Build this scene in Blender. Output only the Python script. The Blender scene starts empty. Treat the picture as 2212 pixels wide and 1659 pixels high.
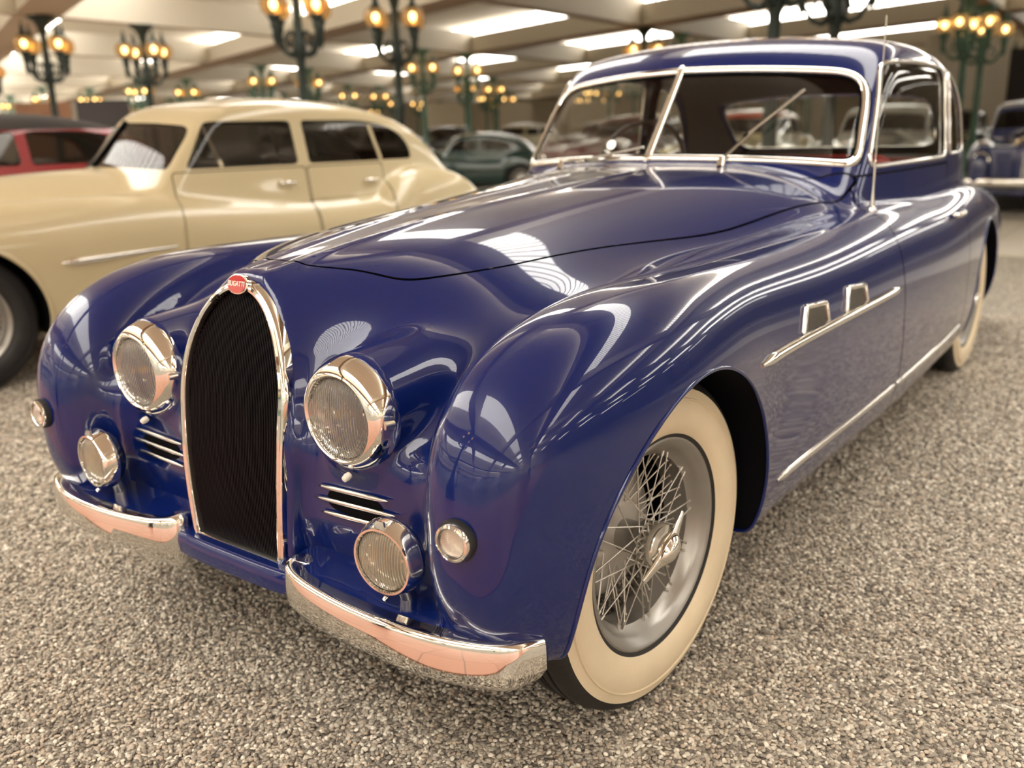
import bpy, bmesh, math, random
import numpy as np
from mathutils import Vector, Matrix, Euler
PI = math.pi
C = bpy.context.scene.collection
sc = bpy.context.scene
random.seed(7)

# ------------------------------------------------------------------ camera
CAM = (1.5641, -1.608, 1.226)
YAW, PITCH, ROLL, FPX = -0.6413, -0.2718, -0.0276, 1961.7
def cam_axes():
    f = Vector((math.sin(YAW)*math.cos(PITCH), math.cos(YAW)*math.cos(PITCH), math.sin(PITCH)))
    r0 = Vector((math.cos(YAW), -math.sin(YAW), 0)); u0 = r0.cross(f)
    return r0*math.cos(ROLL)+u0*math.sin(ROLL), -r0*math.sin(ROLL)+u0*math.cos(ROLL), f
_r, _u, _f = cam_axes()
cd = bpy.data.cameras.new('camera'); cam = bpy.data.objects.new('camera', cd); C.objects.link(cam)
cam.matrix_world = Matrix(((_r.x, _u.x, -_f.x, CAM[0]), (_r.y, _u.y, -_f.y, CAM[1]), (_r.z, _u.z, -_f.z, CAM[2]), (0, 0, 0, 1)))
cd.sensor_width = 36; cd.lens = FPX/2212*36; cd.clip_end = 200
cd.dof.use_dof = True; cd.dof.focus_distance = 1.72; cd.dof.aperture_fstop = 2.4
sc.camera = cam

# ------------------------------------------------------------------ world, exposure, big lights
sc.view_settings.view_transform = 'Standard'; sc.view_settings.look = 'None'
sc.view_settings.gamma = 1; sc.view_settings.use_curve_mapping = False
sc.view_settings.exposure = -0.28
w = bpy.data.worlds.new('world'); sc.world = w; w.use_nodes = True
w.node_tree.nodes['Background'].inputs[0].default_value = (1.0, .93, .80, 1)
w.node_tree.nodes['Background'].inputs[1].default_value = .3

# ------------------------------------------------------------------ materials
def nodes(name):
    m = bpy.data.materials.new(name); m.use_nodes = True
    return m, m.node_tree.nodes, m.node_tree.links, m.node_tree.nodes['Principled BSDF']
def mat(name, col, rough=.5, metal=0., coat=0., noise=None, bump=None, spec=None, emit=None, es=0.):
    """noise=(scale, amount): value mottling; bump=(scale, strength)"""
    m, N, L, P = nodes(name)
    P.inputs['Base Color'].default_value = (*col, 1); P.inputs['Roughness'].default_value = rough
    P.inputs['Metallic'].default_value = metal; P.inputs['Coat Weight'].default_value = coat
    P.inputs['Coat Roughness'].default_value = .02
    if spec is not None: P.inputs['Specular IOR Level'].default_value = spec
    if emit: P.inputs['Emission Color'].default_value = (*emit, 1); P.inputs['Emission Strength'].default_value = es
    tc = N.new('ShaderNodeTexCoord')
    if noise:
        n = N.new('ShaderNodeTexNoise'); n.inputs['Scale'].default_value = noise[0]; n.inputs['Detail'].default_value = 5
        L.new(tc.outputs['Object'], n.inputs['Vector'])
        mx = N.new('ShaderNodeMix'); mx.data_type = 'RGBA'; a = noise[1]
        mx.inputs[6].default_value = (*[max(0, c*(1-a)) for c in col], 1); mx.inputs[7].default_value = (*[min(1, c*(1+a)) for c in col], 1)
        L.new(n.outputs['Fac'], mx.inputs[0]); L.new(mx.outputs[2], P.inputs['Base Color'])
        mr = N.new('ShaderNodeMapRange'); mr.inputs[3].default_value = max(0, rough-.06*a*3); mr.inputs[4].default_value = min(1, rough+.06*a*3)
        L.new(n.outputs['Fac'], mr.inputs[0]); L.new(mr.outputs[0], P.inputs['Roughness'])
    if bump:
        n = N.new('ShaderNodeTexNoise'); n.inputs['Scale'].default_value = bump[0]; n.inputs['Detail'].default_value = 4
        L.new(tc.outputs['Object'], n.inputs['Vector'])
        b = N.new('ShaderNodeBump'); b.inputs['Strength'].default_value = bump[1]; b.inputs['Distance'].default_value = .002
        L.new(n.outputs['Fac'], b.inputs['Height']); L.new(b.outputs[0], P.inputs['Normal'])
    return m
def glass_mat(name, tint=(1, 1, 1), rough=.0, ior=1.5, refl=1.0):
    m, N, L, P = nodes(name); N.remove(P); out = N['Material Output']
    t = N.new('ShaderNodeBsdfTransparent'); t.inputs[0].default_value = (*tint, 1)
    g = N.new('ShaderNodeBsdfGlossy'); g.inputs['Roughness'].default_value = rough
    g.inputs[0].default_value = (refl, refl, refl, 1)
    f = N.new('ShaderNodeFresnel'); ge = N.new('ShaderNodeNewGeometry'); mr = N.new('ShaderNodeMapRange')   # same index seen from either side of a thin pane
    mr.inputs[3].default_value = ior; mr.inputs[4].default_value = 1/ior; L.new(ge.outputs['Backfacing'], mr.inputs[0]); L.new(mr.outputs[0], f.inputs[0])
    mx = N.new('ShaderNodeMixShader')
    L.new(f.outputs[0], mx.inputs[0]); L.new(t.outputs[0], mx.inputs[1]); L.new(g.outputs[0], mx.inputs[2]); L.new(mx.outputs[0], out.inputs[0])
    return m

# ------------------------------------------------------------------ object helpers
def link(name, me, m, parent=None, mats=None):
    o = bpy.data.objects.new(name, me); C.objects.link(o)
    if m is not None: me.materials.append(m)
    for x in (mats or []): me.materials.append(x)
    if parent is not None: o.parent = parent
    return o
def thing(name, label, cat, loc=(0, 0, 0), rz=0, group=None):
    o = bpy.data.objects.new(name, None); C.objects.link(o); o.location = loc; o.rotation_euler = (0, 0, rz)
    o.empty_display_size = .1
    o['label'] = label; o['category'] = cat
    if group: o['group'] = group
    return o
def copy_tree(o, parent=None):
    c = o.copy(); C.objects.link(c)
    if parent is not None: c.parent = parent
    for ch in list(o.children): copy_tree(ch, c)
    return c
def setkind(o, k): o['kind'] = k; return o
class MB:
    """collects shapes, builds ONE mesh"""
    def __init__(s): s.v = []; s.f = []; s.sm = []; s.mi = []
    def add(s, V, F, smooth=False, mi=0):
        b = len(s.v); s.v += [tuple(p) for p in V]
        s.f += [tuple(b+i for i in f) for f in F]; s.sm += [smooth]*len(F); s.mi += [mi]*len(F); return s
    def box(s, x0, x1, y0, y1, z0, z1, M=None, mi=0):
        V = [Vector((x, y, z)) for z in (z0, z1) for y in (y0, y1) for x in (x0, x1)]
        if M is not None: V = [M @ p for p in V]
        return s.add(V, [(0, 2, 3, 1), (4, 5, 7, 6), (0, 1, 5, 4), (2, 6, 7, 3), (0, 4, 6, 2), (1, 3, 7, 5)], mi=mi)
    def bar(s, a, b, w, h, up=(0, 0, 1), mi=0):
        a = Vector(a); b = Vector(b); d = (b-a).normalized(); u = Vector(up); x = d.cross(u).normalized(); u = x.cross(d)
        V = [p+x*(i*w/2)+u*(j*h/2) for p in (a, b) for i, j in ((-1, -1), (1, -1), (1, 1), (-1, 1))]
        return s.add(V, [(3, 2, 1, 0), (4, 5, 6, 7), (0, 1, 5, 4), (1, 2, 6, 5), (2, 3, 7, 6), (3, 0, 4, 7)], mi=mi)
    def sweep(s, P, sec, closed=False, up=None, smooth=True, scale=None, cap=True, mi=0, nrm=None):
        """sweep 2D section (list of (a,b)) along polyline P; a along side, b along up"""
        P = [Vector(p) for p in P]; n = len(P); k = len(sec); V = []
        prev = None
        for i in range(n):
            if closed: t = P[(i+1) % n]-P[i-1]
            else: t = P[min(i+1, n-1)]-P[max(i-1, 0)]
            t.normalize()
            if nrm is not None: u = Vector(nrm[i])
            elif up is not None: u = Vector(up)
            else:
                u = prev if prev is not None else (Vector((0, 0, 1)) if abs(t.z) < .9 else Vector((1, 0, 0)))
            u = (u-t*u.dot(t)); u.normalize(); prev = u.copy(); x = t.cross(u)
            sc_ = scale[i] if scale is not None else 1
            V += [P[i]+x*(a*sc_)+u*(b*sc_) for a, b in sec]
        F = []
        for i in range(n if closed else n-1):
            j = (i+1) % n
            F += [(i*k+q, i*k+(q+1) % k, j*k+(q+1) % k, j*k+q) for q in range(k)]
        s.add(V, F, smooth, mi)
        if cap and not closed:
            b = len(s.v)-len(V); s.f += [tuple(b+q for q in range(k))[::-1], tuple(b+(n-1)*k+q for q in range(k))]; s.sm += [False]*2; s.mi += [mi]*2
        return s
    def tube(s, P, r, k=8, closed=False, scale=None, mi=0):
        return s.sweep(P, [(r*math.cos(2*PI*i/k), r*math.sin(2*PI*i/k)) for i in range(k)], closed, scale=scale, mi=mi)
    def lathe(s, prof, n=24, M=None, smooth=True, mi=0, arc=None):
        """prof list of (r,z) about z axis"""
        V = []; m = len(prof)
        for i in range(n):
            a = 2*PI*i/n
            V += [Vector((r*math.cos(a), r*math.sin(a), z)) for r, z in prof]
        if M is not None: V = [M @ p for p in V]
        F = [(i*m+j, ((i+1) % n)*m+j, ((i+1) % n)*m+j+1, i*m+j+1) for i in range(n) for j in range(m-1)]
        return s.add(V, F, smooth, mi)
    def build(s, name, m, parent=None, mats=None, bevel=None, sub=0, auto=True):
        me = bpy.data.meshes.new(name); me.from_pydata(s.v, [], s.f)
        me.polygons.foreach_set('use_smooth', s.sm); me.polygons.foreach_set('material_index', s.mi)
        bm = bmesh.new(); bm.from_mesh(me); bmesh.ops.remove_doubles(bm, verts=bm.verts, dist=1e-6)
        bmesh.ops.recalc_face_normals(bm, faces=bm.faces); bm.to_mesh(me); bm.free()
        o = link(name, me, m, parent, mats)
        if auto:
            try: me.set_sharp_from_angle(angle=math.radians(38))
            except Exception: pass
        if bevel:
            b = o.modifiers.new('bevel', 'BEVEL'); b.width = bevel; b.segments = 2; b.limit_method = 'ANGLE'
        if sub:
            q = o.modifiers.new('sub', 'SUBSURF'); q.levels = sub; q.render_levels = sub
        return o
def RX(a): return Matrix.Rotation(a, 4, 'X')
def RY(a): return Matrix.Rotation(a, 4, 'Y')
def RZ(a): return Matrix.Rotation(a, 4, 'Z')
def TR(x, y, z): return Matrix.Translation((x, y, z))

# ------------------------------------------------------------------ implicit surface tools
def spl(xs, ys):
    xs = np.asarray(xs, float); ys = np.asarray(ys, float); n = len(xs); h = np.diff(xs)
    A = np.zeros((n, n)); b = np.zeros(n); A[0, 0] = A[-1, -1] = 1
    for i in range(1, n-1):
        A[i, i-1] = h[i-1]; A[i, i] = 2*(h[i-1]+h[i]); A[i, i+1] = h[i]
        b[i] = 6*((ys[i+1]-ys[i])/h[i]-(ys[i]-ys[i-1])/h[i-1])
    M = np.linalg.solve(A, b)
    def f(x):
        x = np.clip(x, xs[0], xs[-1]); i = np.clip(np.searchsorted(xs, x)-1, 0, n-2)
        a = xs[i+1]-x; c = x-xs[i]; H = h[i]
        return (M[i]*a**3+M[i+1]*c**3)/(6*H)+(ys[i]/H-M[i]*H/6)*a+(ys[i+1]/H-M[i+1]*H/6)*c
    return f
def smin(a, b, k):
    h = np.maximum(k-np.abs(a-b), 0)/k
    return np.minimum(a, b)-h*h*h*k/6
def smax(a, b, k): return -smin(-a, -b, k)
def sell(dx, dz, a, b, n):
    """superellipse pseudo distance"""
    u = np.abs(dx)/a; v = np.abs(dz)/b
    N = (u**n+v**n+1e-12)**(1/n)
    gx = (u/N)**(n-1)/a; gz = (v/N)**(n-1)/b
    return (N-1)/np.sqrt(gx*gx+gz*gz+1e-9)
def sell3(dx, dy, dz, a, l, b, n, m):
    """dy already clamped >=0 toward the rounded end"""
    u = np.abs(dx)/a; v = np.abs(dz)/b; w_ = np.abs(dy)/l
    N2 = (u**n+v**n+1e-12)**(1/n); N = (N2**m+w_**m)**(1/m)
    q = (N2/N)**(m-1)
    gx = q*(u/N2)**(n-1)/a; gz = q*(v/N2)**(n-1)/b; gy = (w_/N)**(m-1)/l
    return (N-1)/np.sqrt(gx*gx+gz*gz+gy*gy+1e-9)
def grad(F, P, h=2e-4):
    G = np.empty_like(P)
    for i in range(3):
        d = np.zeros(3); d[i] = h
        G[:, i] = (F(P+d)-F(P-d))/(2*h)
    return G
def project(F, P, it=4):
    P = P.copy()
    for _ in range(it):
        v = F(P); G = grad(F, P); g2 = np.maximum((G*G).sum(1), .05)
        st = -(v/g2)[:, None]*G; ln = np.linalg.norm(st, axis=1, keepdims=True)
        P += st*np.minimum(1, .01/np.maximum(ln, 1e-9))
    return P
def nets(F, lo, hi, h):
    lo = np.array(lo, float); n = np.ceil((np.array(hi)-lo)/h).astype(int)+1
    ax = [lo[i]+h*np.arange(n[i]) for i in range(3)]
    D = np.empty(n, np.float32)
    X, Z = np.meshgrid(ax[0], ax[2], indexing='ij')
    for j in range(0, n[1], 16):
        ys = ax[1][j:j+16]
        P = np.stack(np.broadcast_arrays(X[:, None, :], ys[None, :, None], Z[:, None, :]), -1).reshape(-1, 3)
        D[:, j:j+16, :] = F(P).reshape(n[0], len(ys), n[2])
    S = D < 0
    c = np.zeros((n[0]-1, n[1]-1, n[2]-1), int)
    for a in (0, 1):
        for b in (0, 1):
            for d in (0, 1): c += S[a:n[0]-1+a, b:n[1]-1+b, d:n[2]-1+d]
    act = (c > 0) & (c < 8); idx = -np.ones(act.shape, int); I = np.argwhere(act); idx[act] = np.arange(len(I))
    acc = np.zeros((len(I), 3)); cnt = np.zeros(len(I))
    cr = [(0, 0, 0), (1, 0, 0), (0, 1, 0), (1, 1, 0), (0, 0, 1), (1, 0, 1), (0, 1, 1), (1, 1, 1)]
    for p in range(8):
        for q in range(p+1, 8):
            A = np.array(cr[p]); B = np.array(cr[q])
            if abs(A-B).sum() != 1: continue
            da = D[tuple((I+A).T)]; db = D[tuple((I+B).T)]; m = (da < 0) != (db < 0)
            t = np.where(m, da/np.where(m, da-db, 1), 0)[:, None]
            acc += m[:, None]*(A+(B-A)*t); cnt += m
    V = lo+h*(I+acc/cnt[:, None])
    T = []
    for ax_ in range(3):
        o1, o2 = [(1, 2), (2, 0), (0, 1)][ax_]
        sl0 = [slice(None)]*3; sl1 = [slice(None)]*3; sl0[ax_] = slice(0, -1); sl1[ax_] = slice(1, None)
        s0 = S[tuple(sl0)]; s1 = S[tuple(sl1)]; E_ = np.argwhere(s0 != s1)
        ok = (E_[:, o1] > 0) & (E_[:, o2] > 0) & (E_[:, o1] < n[o1]-1) & (E_[:, o2] < n[o2]-1); E_ = E_[ok]
        fl = s0[tuple(E_.T)]
        q = []
        for d1, d2 in ((-1, -1), (0, -1), (0, 0), (-1, 0)):
            e = E_.copy(); e[:, o1] += d1; e[:, o2] += d2; q.append(idx[tuple(e.T)])
        q = np.stack(q, 1); q[~fl] = q[~fl][:, ::-1]
        T += [q[:, [0, 1, 2]], q[:, [0, 2, 3]]]
    T = np.concatenate(T); V = project(F, V)
    return V, T
def clip(V, T, g, F=None, gf=None):
    """keep g>=0; exact cut edge. g array at V; gf optional function for refinement"""
    g = np.where(np.abs(g) < 1e-7, 1e-7, g); pos = g > 0; k = pos[T].sum(1)
    out = [T[k == 3]]; nv = len(V)
    R1 = T[k == 1]; R2 = T[k == 2]
    def roll(R, want):
        R = R.copy()
        for _ in range(2):
            m = pos[R[:, 0]] != want; R[m] = np.roll(R[m], -1, axis=1)
        return R
    R1 = roll(R1, True); R2 = roll(R2, False)
    E_ = np.concatenate([R1[:, [0, 1]], R1[:, [0, 2]], R2[:, [0, 1]], R2[:, [0, 2]]])
    if len(E_) == 0: return V, out[0], np.zeros(len(V), bool)
    Es = np.sort(E_, 1); U, inv = np.unique(Es, axis=0, return_inverse=True); inv = inv.ravel()
    ga = g[U[:, 0]]; gb = g[U[:, 1]]; t = (ga/(ga-gb))[:, None]
    N = V[U[:, 0]]*(1-t)+V[U[:, 1]]*t
    if F is not None:
        for _ in range(3):
            N = project(F, N, 1)
            if gf is not None:
                v = gf(N); G = grad(gf, N); Gf = grad(F, N); Gf /= np.linalg.norm(Gf, axis=1, keepdims=True)+1e-9
                G -= (G*Gf).sum(1, keepdims=True)*Gf; g2 = np.maximum((G*G).sum(1), .1)
                st = -(v/g2)[:, None]*G; ln = np.linalg.norm(st, axis=1, keepdims=True); N += st*np.minimum(1, .005/np.maximum(ln, 1e-9))
    ne = inv+nv; a, b = len(R1), len(R2)
    e1 = ne[:a]; e2 = ne[a:2*a]; e3 = ne[2*a:2*a+b]; e4 = ne[2*a+b:]
    out.append(np.stack([R1[:, 0], e1, e2], 1))
    out.append(np.stack([e3, R2[:, 1], R2[:, 2]], 1)); out.append(np.stack([e3, R2[:, 2], e4], 1))
    V = np.concatenate([V, N]); T = np.concatenate(out)
    new = np.zeros(len(V), bool); new[nv:] = True
    return V, T, new
def compact(V, T, *arr):
    u, inv = np.unique(T, return_inverse=True)
    return (V[u], inv.reshape(T.shape))+tuple(a[u] for a in arr)
def cutby(V, T, F, gf):
    V, T, new = clip(V, T, gf(V), F, gf)
    return compact(V, T)
def loops(V, T, sel=None):
    """boundary polylines; sel(points)->bool mask filter"""
    E_ = np.concatenate([T[:, [0, 1]], T[:, [1, 2]], T[:, [2, 0]]])
    key = np.sort(E_, 1); U, i, c = np.unique(key, axis=0, return_index=True, return_counts=True)
    B = E_[i[c == 1]]
    if sel is not None:
        m = sel(V); B = B[m[B[:, 0]] & m[B[:, 1]]]
    nxt = {int(a): int(b) for a, b in B}; starts = set(nxt)-set(nxt.values()); res = []; seen = set()
    for s in list(starts)+list(nxt):
        if s in seen or s not in nxt: continue
        L_ = [s]; seen.add(s); q = nxt[s]
        while q not in seen and q in nxt: L_.append(q); seen.add(q); q = nxt[q]
        if q not in seen: L_.append(q)
        res.append((np.array(L_), q == s))
    return sorted(res, key=lambda r: -len(r[0]))
def resample(P, step, closed=False, smooth=2):
    P = np.asarray(P, float)
    if closed: P = np.vstack([P, P[:1]])
    d = np.linalg.norm(np.diff(P, axis=0), axis=1); keep = np.r_[True, d > 1e-6]; P = P[keep]; d = d[d > 1e-6]
    s = np.r_[0, np.cumsum(d)]; n = max(4, int(round(s[-1]/step))); u = np.linspace(0, s[-1], n+1)
    Q = np.stack([np.interp(u, s, P[:, i]) for i in range(3)], 1)
    if closed: Q = Q[:-1]
    for _ in range(smooth):
        if closed: Q = (np.roll(Q, 1, 0)+2*Q+np.roll(Q, -1, 0))/4
        else: Q[1:-1] = (Q[:-2]+2*Q[1:-1]+Q[2:])/4
    return Q
def mesh_nt(name, V, T, F, m, parent=None, mirror=False, both=False, flip=False):
    """mesh with analytic normals; mirror: x->-x copy; both: joined mirrored halves"""
    G = grad(F, V); G /= np.linalg.norm(G, axis=1, keepdims=True)+1e-12
    if flip: T = T[:, ::-1]; G = -G
    if both:
        c = np.abs(V[:, 0]) < 1e-4; V = V.copy(); V[c, 0] = 0
        idx = np.arange(len(V)); m2 = np.where(c, idx, 0); nn = np.cumsum(~c)-1+len(V); m2 = np.where(c, idx, nn)
        V2 = V[~c]*[-1, 1, 1]; G = G.copy(); G[c, 0] = 0
        T = np.concatenate([T, m2[T][:, ::-1]]); G = np.concatenate([G, G[~c]*[-1, 1, 1]]); V = np.concatenate([V, V2])
        G /= np.linalg.norm(G, axis=1, keepdims=True)+1e-12
    elif mirror:
        V = V*[-1, 1, 1]; G = G*[-1, 1, 1]; T = T[:, ::-1]
    me = bpy.data.meshes.new(name)
    me.vertices.add(len(V)); me.vertices.foreach_set('co', V.astype(np.float32).ravel())
    me.loops.add(3*len(T)); me.loops.foreach_set('vertex_index', T.astype(np.int32).ravel())
    me.polygons.add(len(T)); me.polygons.foreach_set('loop_start', np.arange(0, 3*len(T), 3, dtype=np.int32))
    me.polygons.foreach_set('loop_total', np.full(len(T), 3, np.int32))
    me.polygons.foreach_set('use_smooth', np.ones(len(T), bool)); me.update(calc_edges=True); me.validate(clean_customdata=False)
    if len(me.vertices) == len(V): me.normals_split_custom_set_from_vertices(G.astype(np.float32))
    return link(name, me, m, parent)
# ================================================================== the hall: floor, ceiling, rooflights, walls
WARM = (1.0, .957, .885)
M_CEIL = mat('cream_ceiling_plaster', (.70, .635, .525), .85, noise=(.35, .08))
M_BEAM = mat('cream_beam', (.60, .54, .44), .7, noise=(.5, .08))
M_SOFFIT = mat('shaded_beam_soffit', (.36, .25, .175), .7, noise=(.4, .15))  # brown puts the unlit underside of the cream beams into colour
M_WALL = mat('beige_wall', (.80, .73, .61), .8, noise=(.4, .10))
M_SKY = mat('rooflight_glass', (.8, .8, .8), .5, emit=WARM, es=11.0)
M_MULL = mat('white_glazing_bar', (.62, .58, .50), .5)
def gravel_ground():
    m, N, L, P = nodes('gravel_ground')
    tc = N.new('ShaderNodeTexCoord'); v = N.new('ShaderNodeTexVoronoi'); v.inputs['Scale'].default_value = 105; v.inputs['Randomness'].default_value = 1
    L.new(tc.outputs['Object'], v.inputs['Vector'])
    sep = N.new('ShaderNodeSeparateColor'); L.new(v.outputs['Color'], sep.inputs[0])
    r = N.new('ShaderNodeValToRGB'); e = r.color_ramp.elements
    e[0].position = 0; e[0].color = (.13, .112, .09, 1); e[1].position = 1; e[1].color = (.78, .71, .60, 1)
    for p_, c_ in ((.35, (.30, .262, .215, 1)), (.7, (.50, .45, .37, 1))): q = e.new(p_); q.color = c_
    n = N.new('ShaderNodeTexNoise'); n.inputs['Scale'].default_value = 3.0; n.inputs['Detail'].default_value = 6; L.new(tc.outputs['Object'], n.inputs['Vector'])
    mx = N.new('ShaderNodeMix'); mx.data_type = 'RGBA'; mx.blend_type = 'MULTIPLY'; mx.inputs[0].default_value = .35
    L.new(sep.outputs[0], r.inputs[0]); L.new(r.outputs[0], mx.inputs[6]); L.new(n.outputs['Fac'], mx.inputs[7]); L.new(mx.outputs[2], P.inputs['Base Color'])
    P.inputs['Roughness'].default_value = .75
    b = N.new('ShaderNodeBump'); b.inputs['Strength'].default_value = 1; b.inputs['Distance'].default_value = .006; b.invert = True
    L.new(v.outputs['Distance'], b.inputs['Height']); L.new(b.outputs[0], P.inputs['Normal'])
    return m
M_GRAVEL = gravel_ground()
M_PEB = None
def pebble_mat():
    m, N, L, P = nodes('pebble_stone'); oi = N.new('ShaderNodeObjectInfo'); r = N.new('ShaderNodeValToRGB'); e = r.color_ramp.elements
    e[0].position = 0; e[0].color = (.13, .11, .09, 1); e[1].position = 1; e[1].color = (.82, .75, .64, 1)
    for p_, c_ in ((.22, (.28, .24, .195, 1)), (.5, (.44, .39, .32, 1)), (.62, (.46, .36, .27, 1)), (.8, (.58, .53, .44, 1))): q = e.new(p_); q.color = c_
    L.new(oi.outputs['Random'], r.inputs[0]); L.new(r.outputs[0], P.inputs['Base Color']); P.inputs['Roughness'].default_value = .6
    return m
fl = MB()
fl.add([(-60, -1.12, 0), (60, -1.12, 0), (60, 7.75, 0), (-60, 7.75, 0)], [(0, 1, 2, 3)])
fl.add([(-60, 11.0, 0), (60, 11.0, 0), (60, 19.2, 0), (-60, 19.2, 0)], [(0, 1, 2, 3)])
fl.add([(-60, 22.4, 0), (60, 22.4, 0), (60, 90, 0), (-60, 90, 0)], [(0, 1, 2, 3)])
fl.add([(-60, -30, 0), (60, -30, 0), (60, -4.2, 0), (-60, -4.2, 0)], [(0, 1, 2, 3)])
setkind(fl.build('floor', M_GRAVEL, auto=False), 'structure')
def tile_mat(name, c1, c2, sc_):
    m, N, L, P = nodes(name); tc = N.new('ShaderNodeTexCoord'); b = N.new('ShaderNodeTexBrick'); b.offset = 0
    b.inputs['Scale'].default_value = sc_; b.inputs['Brick Width'].default_value = 1; b.inputs['Row Height'].default_value = 1; b.inputs['Mortar Size'].default_value = .02
    b.inputs['Color1'].default_value = (*c1, 1); b.inputs['Color2'].default_value = (*c2, 1); b.inputs['Mortar'].default_value = (*[c*.6 for c in c1], 1)
    L.new(tc.outputs['Object'], b.inputs['Vector']); L.new(b.outputs[0], P.inputs['Base Color']); P.inputs['Roughness'].default_value = .4
    return m
M_TERRA = tile_mat('terracotta_tiles', (.44, .20, .125), (.49, .23, .15), 3.0)
M_PALE = tile_mat('pale_stone_tiles', (.50, .45, .355), (.54, .48, .38), 2.0)
for nm, y0, y1, m in (('floor_walkway', -4.2, -1.12, M_TERRA), ('floor_aisle', 7.75, 11.0, M_PALE), ('floor_aisle', 19.2, 22.4, M_PALE)):
    setkind(MB().box(-60, 60, y0, y1, -.05, .012).build(nm, m, auto=False), 'structure')
# saw-tooth ceiling: bays running slightly askew to the rows of cars
BD = math.radians(-20); bu = Vector((math.cos(BD), math.sin(BD), 0)); bv = Vector((-math.sin(BD), math.cos(BD), 0)); B0 = Vector((-10, 19.7, 0))
def bpt(u, v, z): p = B0+bu*u+bv*v; return (p.x, p.y, z)
ceil = MB(); sky = MB(); mull = MB(); U0, U1 = -70, 62
K0, K1, SP = -6, 9, 6.6
for k in range(K0, K1):
    v0 = k*SP; w_ = .42; gw = 2.35 if k < 0 else .60   # wider rooflights over the near bays
    bm_ = MB(); A = [bpt(U0, v0-w_, 3.62), bpt(U1, v0-w_, 3.62), bpt(U1, v0+w_, 3.62), bpt(U0, v0+w_, 3.62), bpt(U0, v0-w_, 4.10), bpt(U1, v0-w_, 4.10), bpt(U1, v0+w_, 4.10), bpt(U0, v0+w_, 4.10)]
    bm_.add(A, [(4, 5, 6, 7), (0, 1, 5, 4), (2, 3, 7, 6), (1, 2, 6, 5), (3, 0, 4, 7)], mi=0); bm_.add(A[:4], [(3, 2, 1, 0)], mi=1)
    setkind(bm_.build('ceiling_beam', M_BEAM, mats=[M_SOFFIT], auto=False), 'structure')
    # glazing above the beam, sloping panel toward the next beam, upstand with a second glazed strip
    sky.add([bpt(U0, v0-w_*.6, 4.10), bpt(U1, v0-w_*.6, 4.10), bpt(U1, v0-w_*.6, 4.42), bpt(U0, v0-w_*.6, 4.42)], [(0, 1, 2, 3)])
    ceil.add([bpt(U0, v0-w_*.6, 4.42), bpt(U1, v0-w_*.6, 4.42), bpt(U1, v0-SP+gw, 4.95), bpt(U0, v0-SP+gw, 4.95)], [(0, 1, 2, 3)])
    sky.add([bpt(U0, v0-SP+gw, 4.95), bpt(U1, v0-SP+gw, 4.95), bpt(U1, v0-SP+.75, 4.95), bpt(U0, v0-SP+.75, 4.95)], [(0, 1, 2, 3)])
    ceil.add([bpt(U0, v0-SP+.75, 4.95), bpt(U1, v0-SP+.75, 4.95), bpt(U1, v0-SP+w_, 4.10), bpt(U0, v0-SP+w_, 4.10)], [(0, 1, 2, 3)])
    if k < 2:
        for u in np.arange(-14, 34, .22):
            mull.bar(bpt(u, v0-w_*.6-.015, 4.10), bpt(u, v0-w_*.6-.015, 4.42), .03, .03, up=(1, 0, 0))
            mull.bar(bpt(u, v0-SP+gw, 4.935), bpt(u, v0-SP+.75, 4.935), .035, .03)
setkind(ceil.build('ceiling', M_CEIL, auto=False), 'structure'); setkind(sky.build('window_1', M_SKY, auto=False), 'structure'); setkind(mull.build('trim_1', M_MULL, auto=False), 'structure')
# cross beams through the posts, running down the hall
def post_xy(k, y): return -9.6+7.35*k-.035*(y-9.3), y
for k in range(-5, 6):
    a = post_xy(k, -14); b = post_xy(k, 70); c_ = MB(); w_ = .19
    V_ = [(a[0]-w_, a[1], 3.6), (a[0]+w_, a[1], 3.6), (b[0]+w_, b[1], 3.6), (b[0]-w_, b[1], 3.6), (a[0]-w_, a[1], 4.2), (a[0]+w_, a[1], 4.2), (b[0]+w_, b[1], 4.2), (b[0]-w_, b[1], 4.2)]
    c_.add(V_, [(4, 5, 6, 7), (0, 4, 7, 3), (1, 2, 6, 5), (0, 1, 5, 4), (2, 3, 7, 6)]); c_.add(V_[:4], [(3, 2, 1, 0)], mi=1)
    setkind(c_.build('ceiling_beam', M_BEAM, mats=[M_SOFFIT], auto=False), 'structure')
# walls far off
setkind(MB().box(-62, -61.5, -30, 90, -.1, 6).build('wall_left', M_WALL), 'structure')
setkind(MB().box(-62, 62, 62, 62.5, -.1, 6).build('wall_back', M_WALL), 'structure')
setkind(MB().box(40, 40.5, -30, 90, -.1, 6).build('wall_right', M_WALL), 'structure')
M_FRONTFILL = mat('front_fill_glow', (.5, .5, .5), .4, emit=(1, .94, .84), es=.45)  # unseen glowing panel behind the camera, added for soft frontal light
setkind(MB().box(-62, 62, -26.2, -26, .9, 3.5).build('front_fill_panel', M_FRONTFILL), 'structure')
setkind(MB().box(-62, 62, -26.3, -26.05, -.1, .9).box(-62, 62, -26.3, -26.05, 3.5, 6).build('wall_front', M_WALL), 'structure')
M_DARKW = mat('dark_opening', (.02, .014, .014), .6); M_WOODW = mat('brown_wood_panel', (.22, .10, .05), .5, noise=(3, .3))
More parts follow.
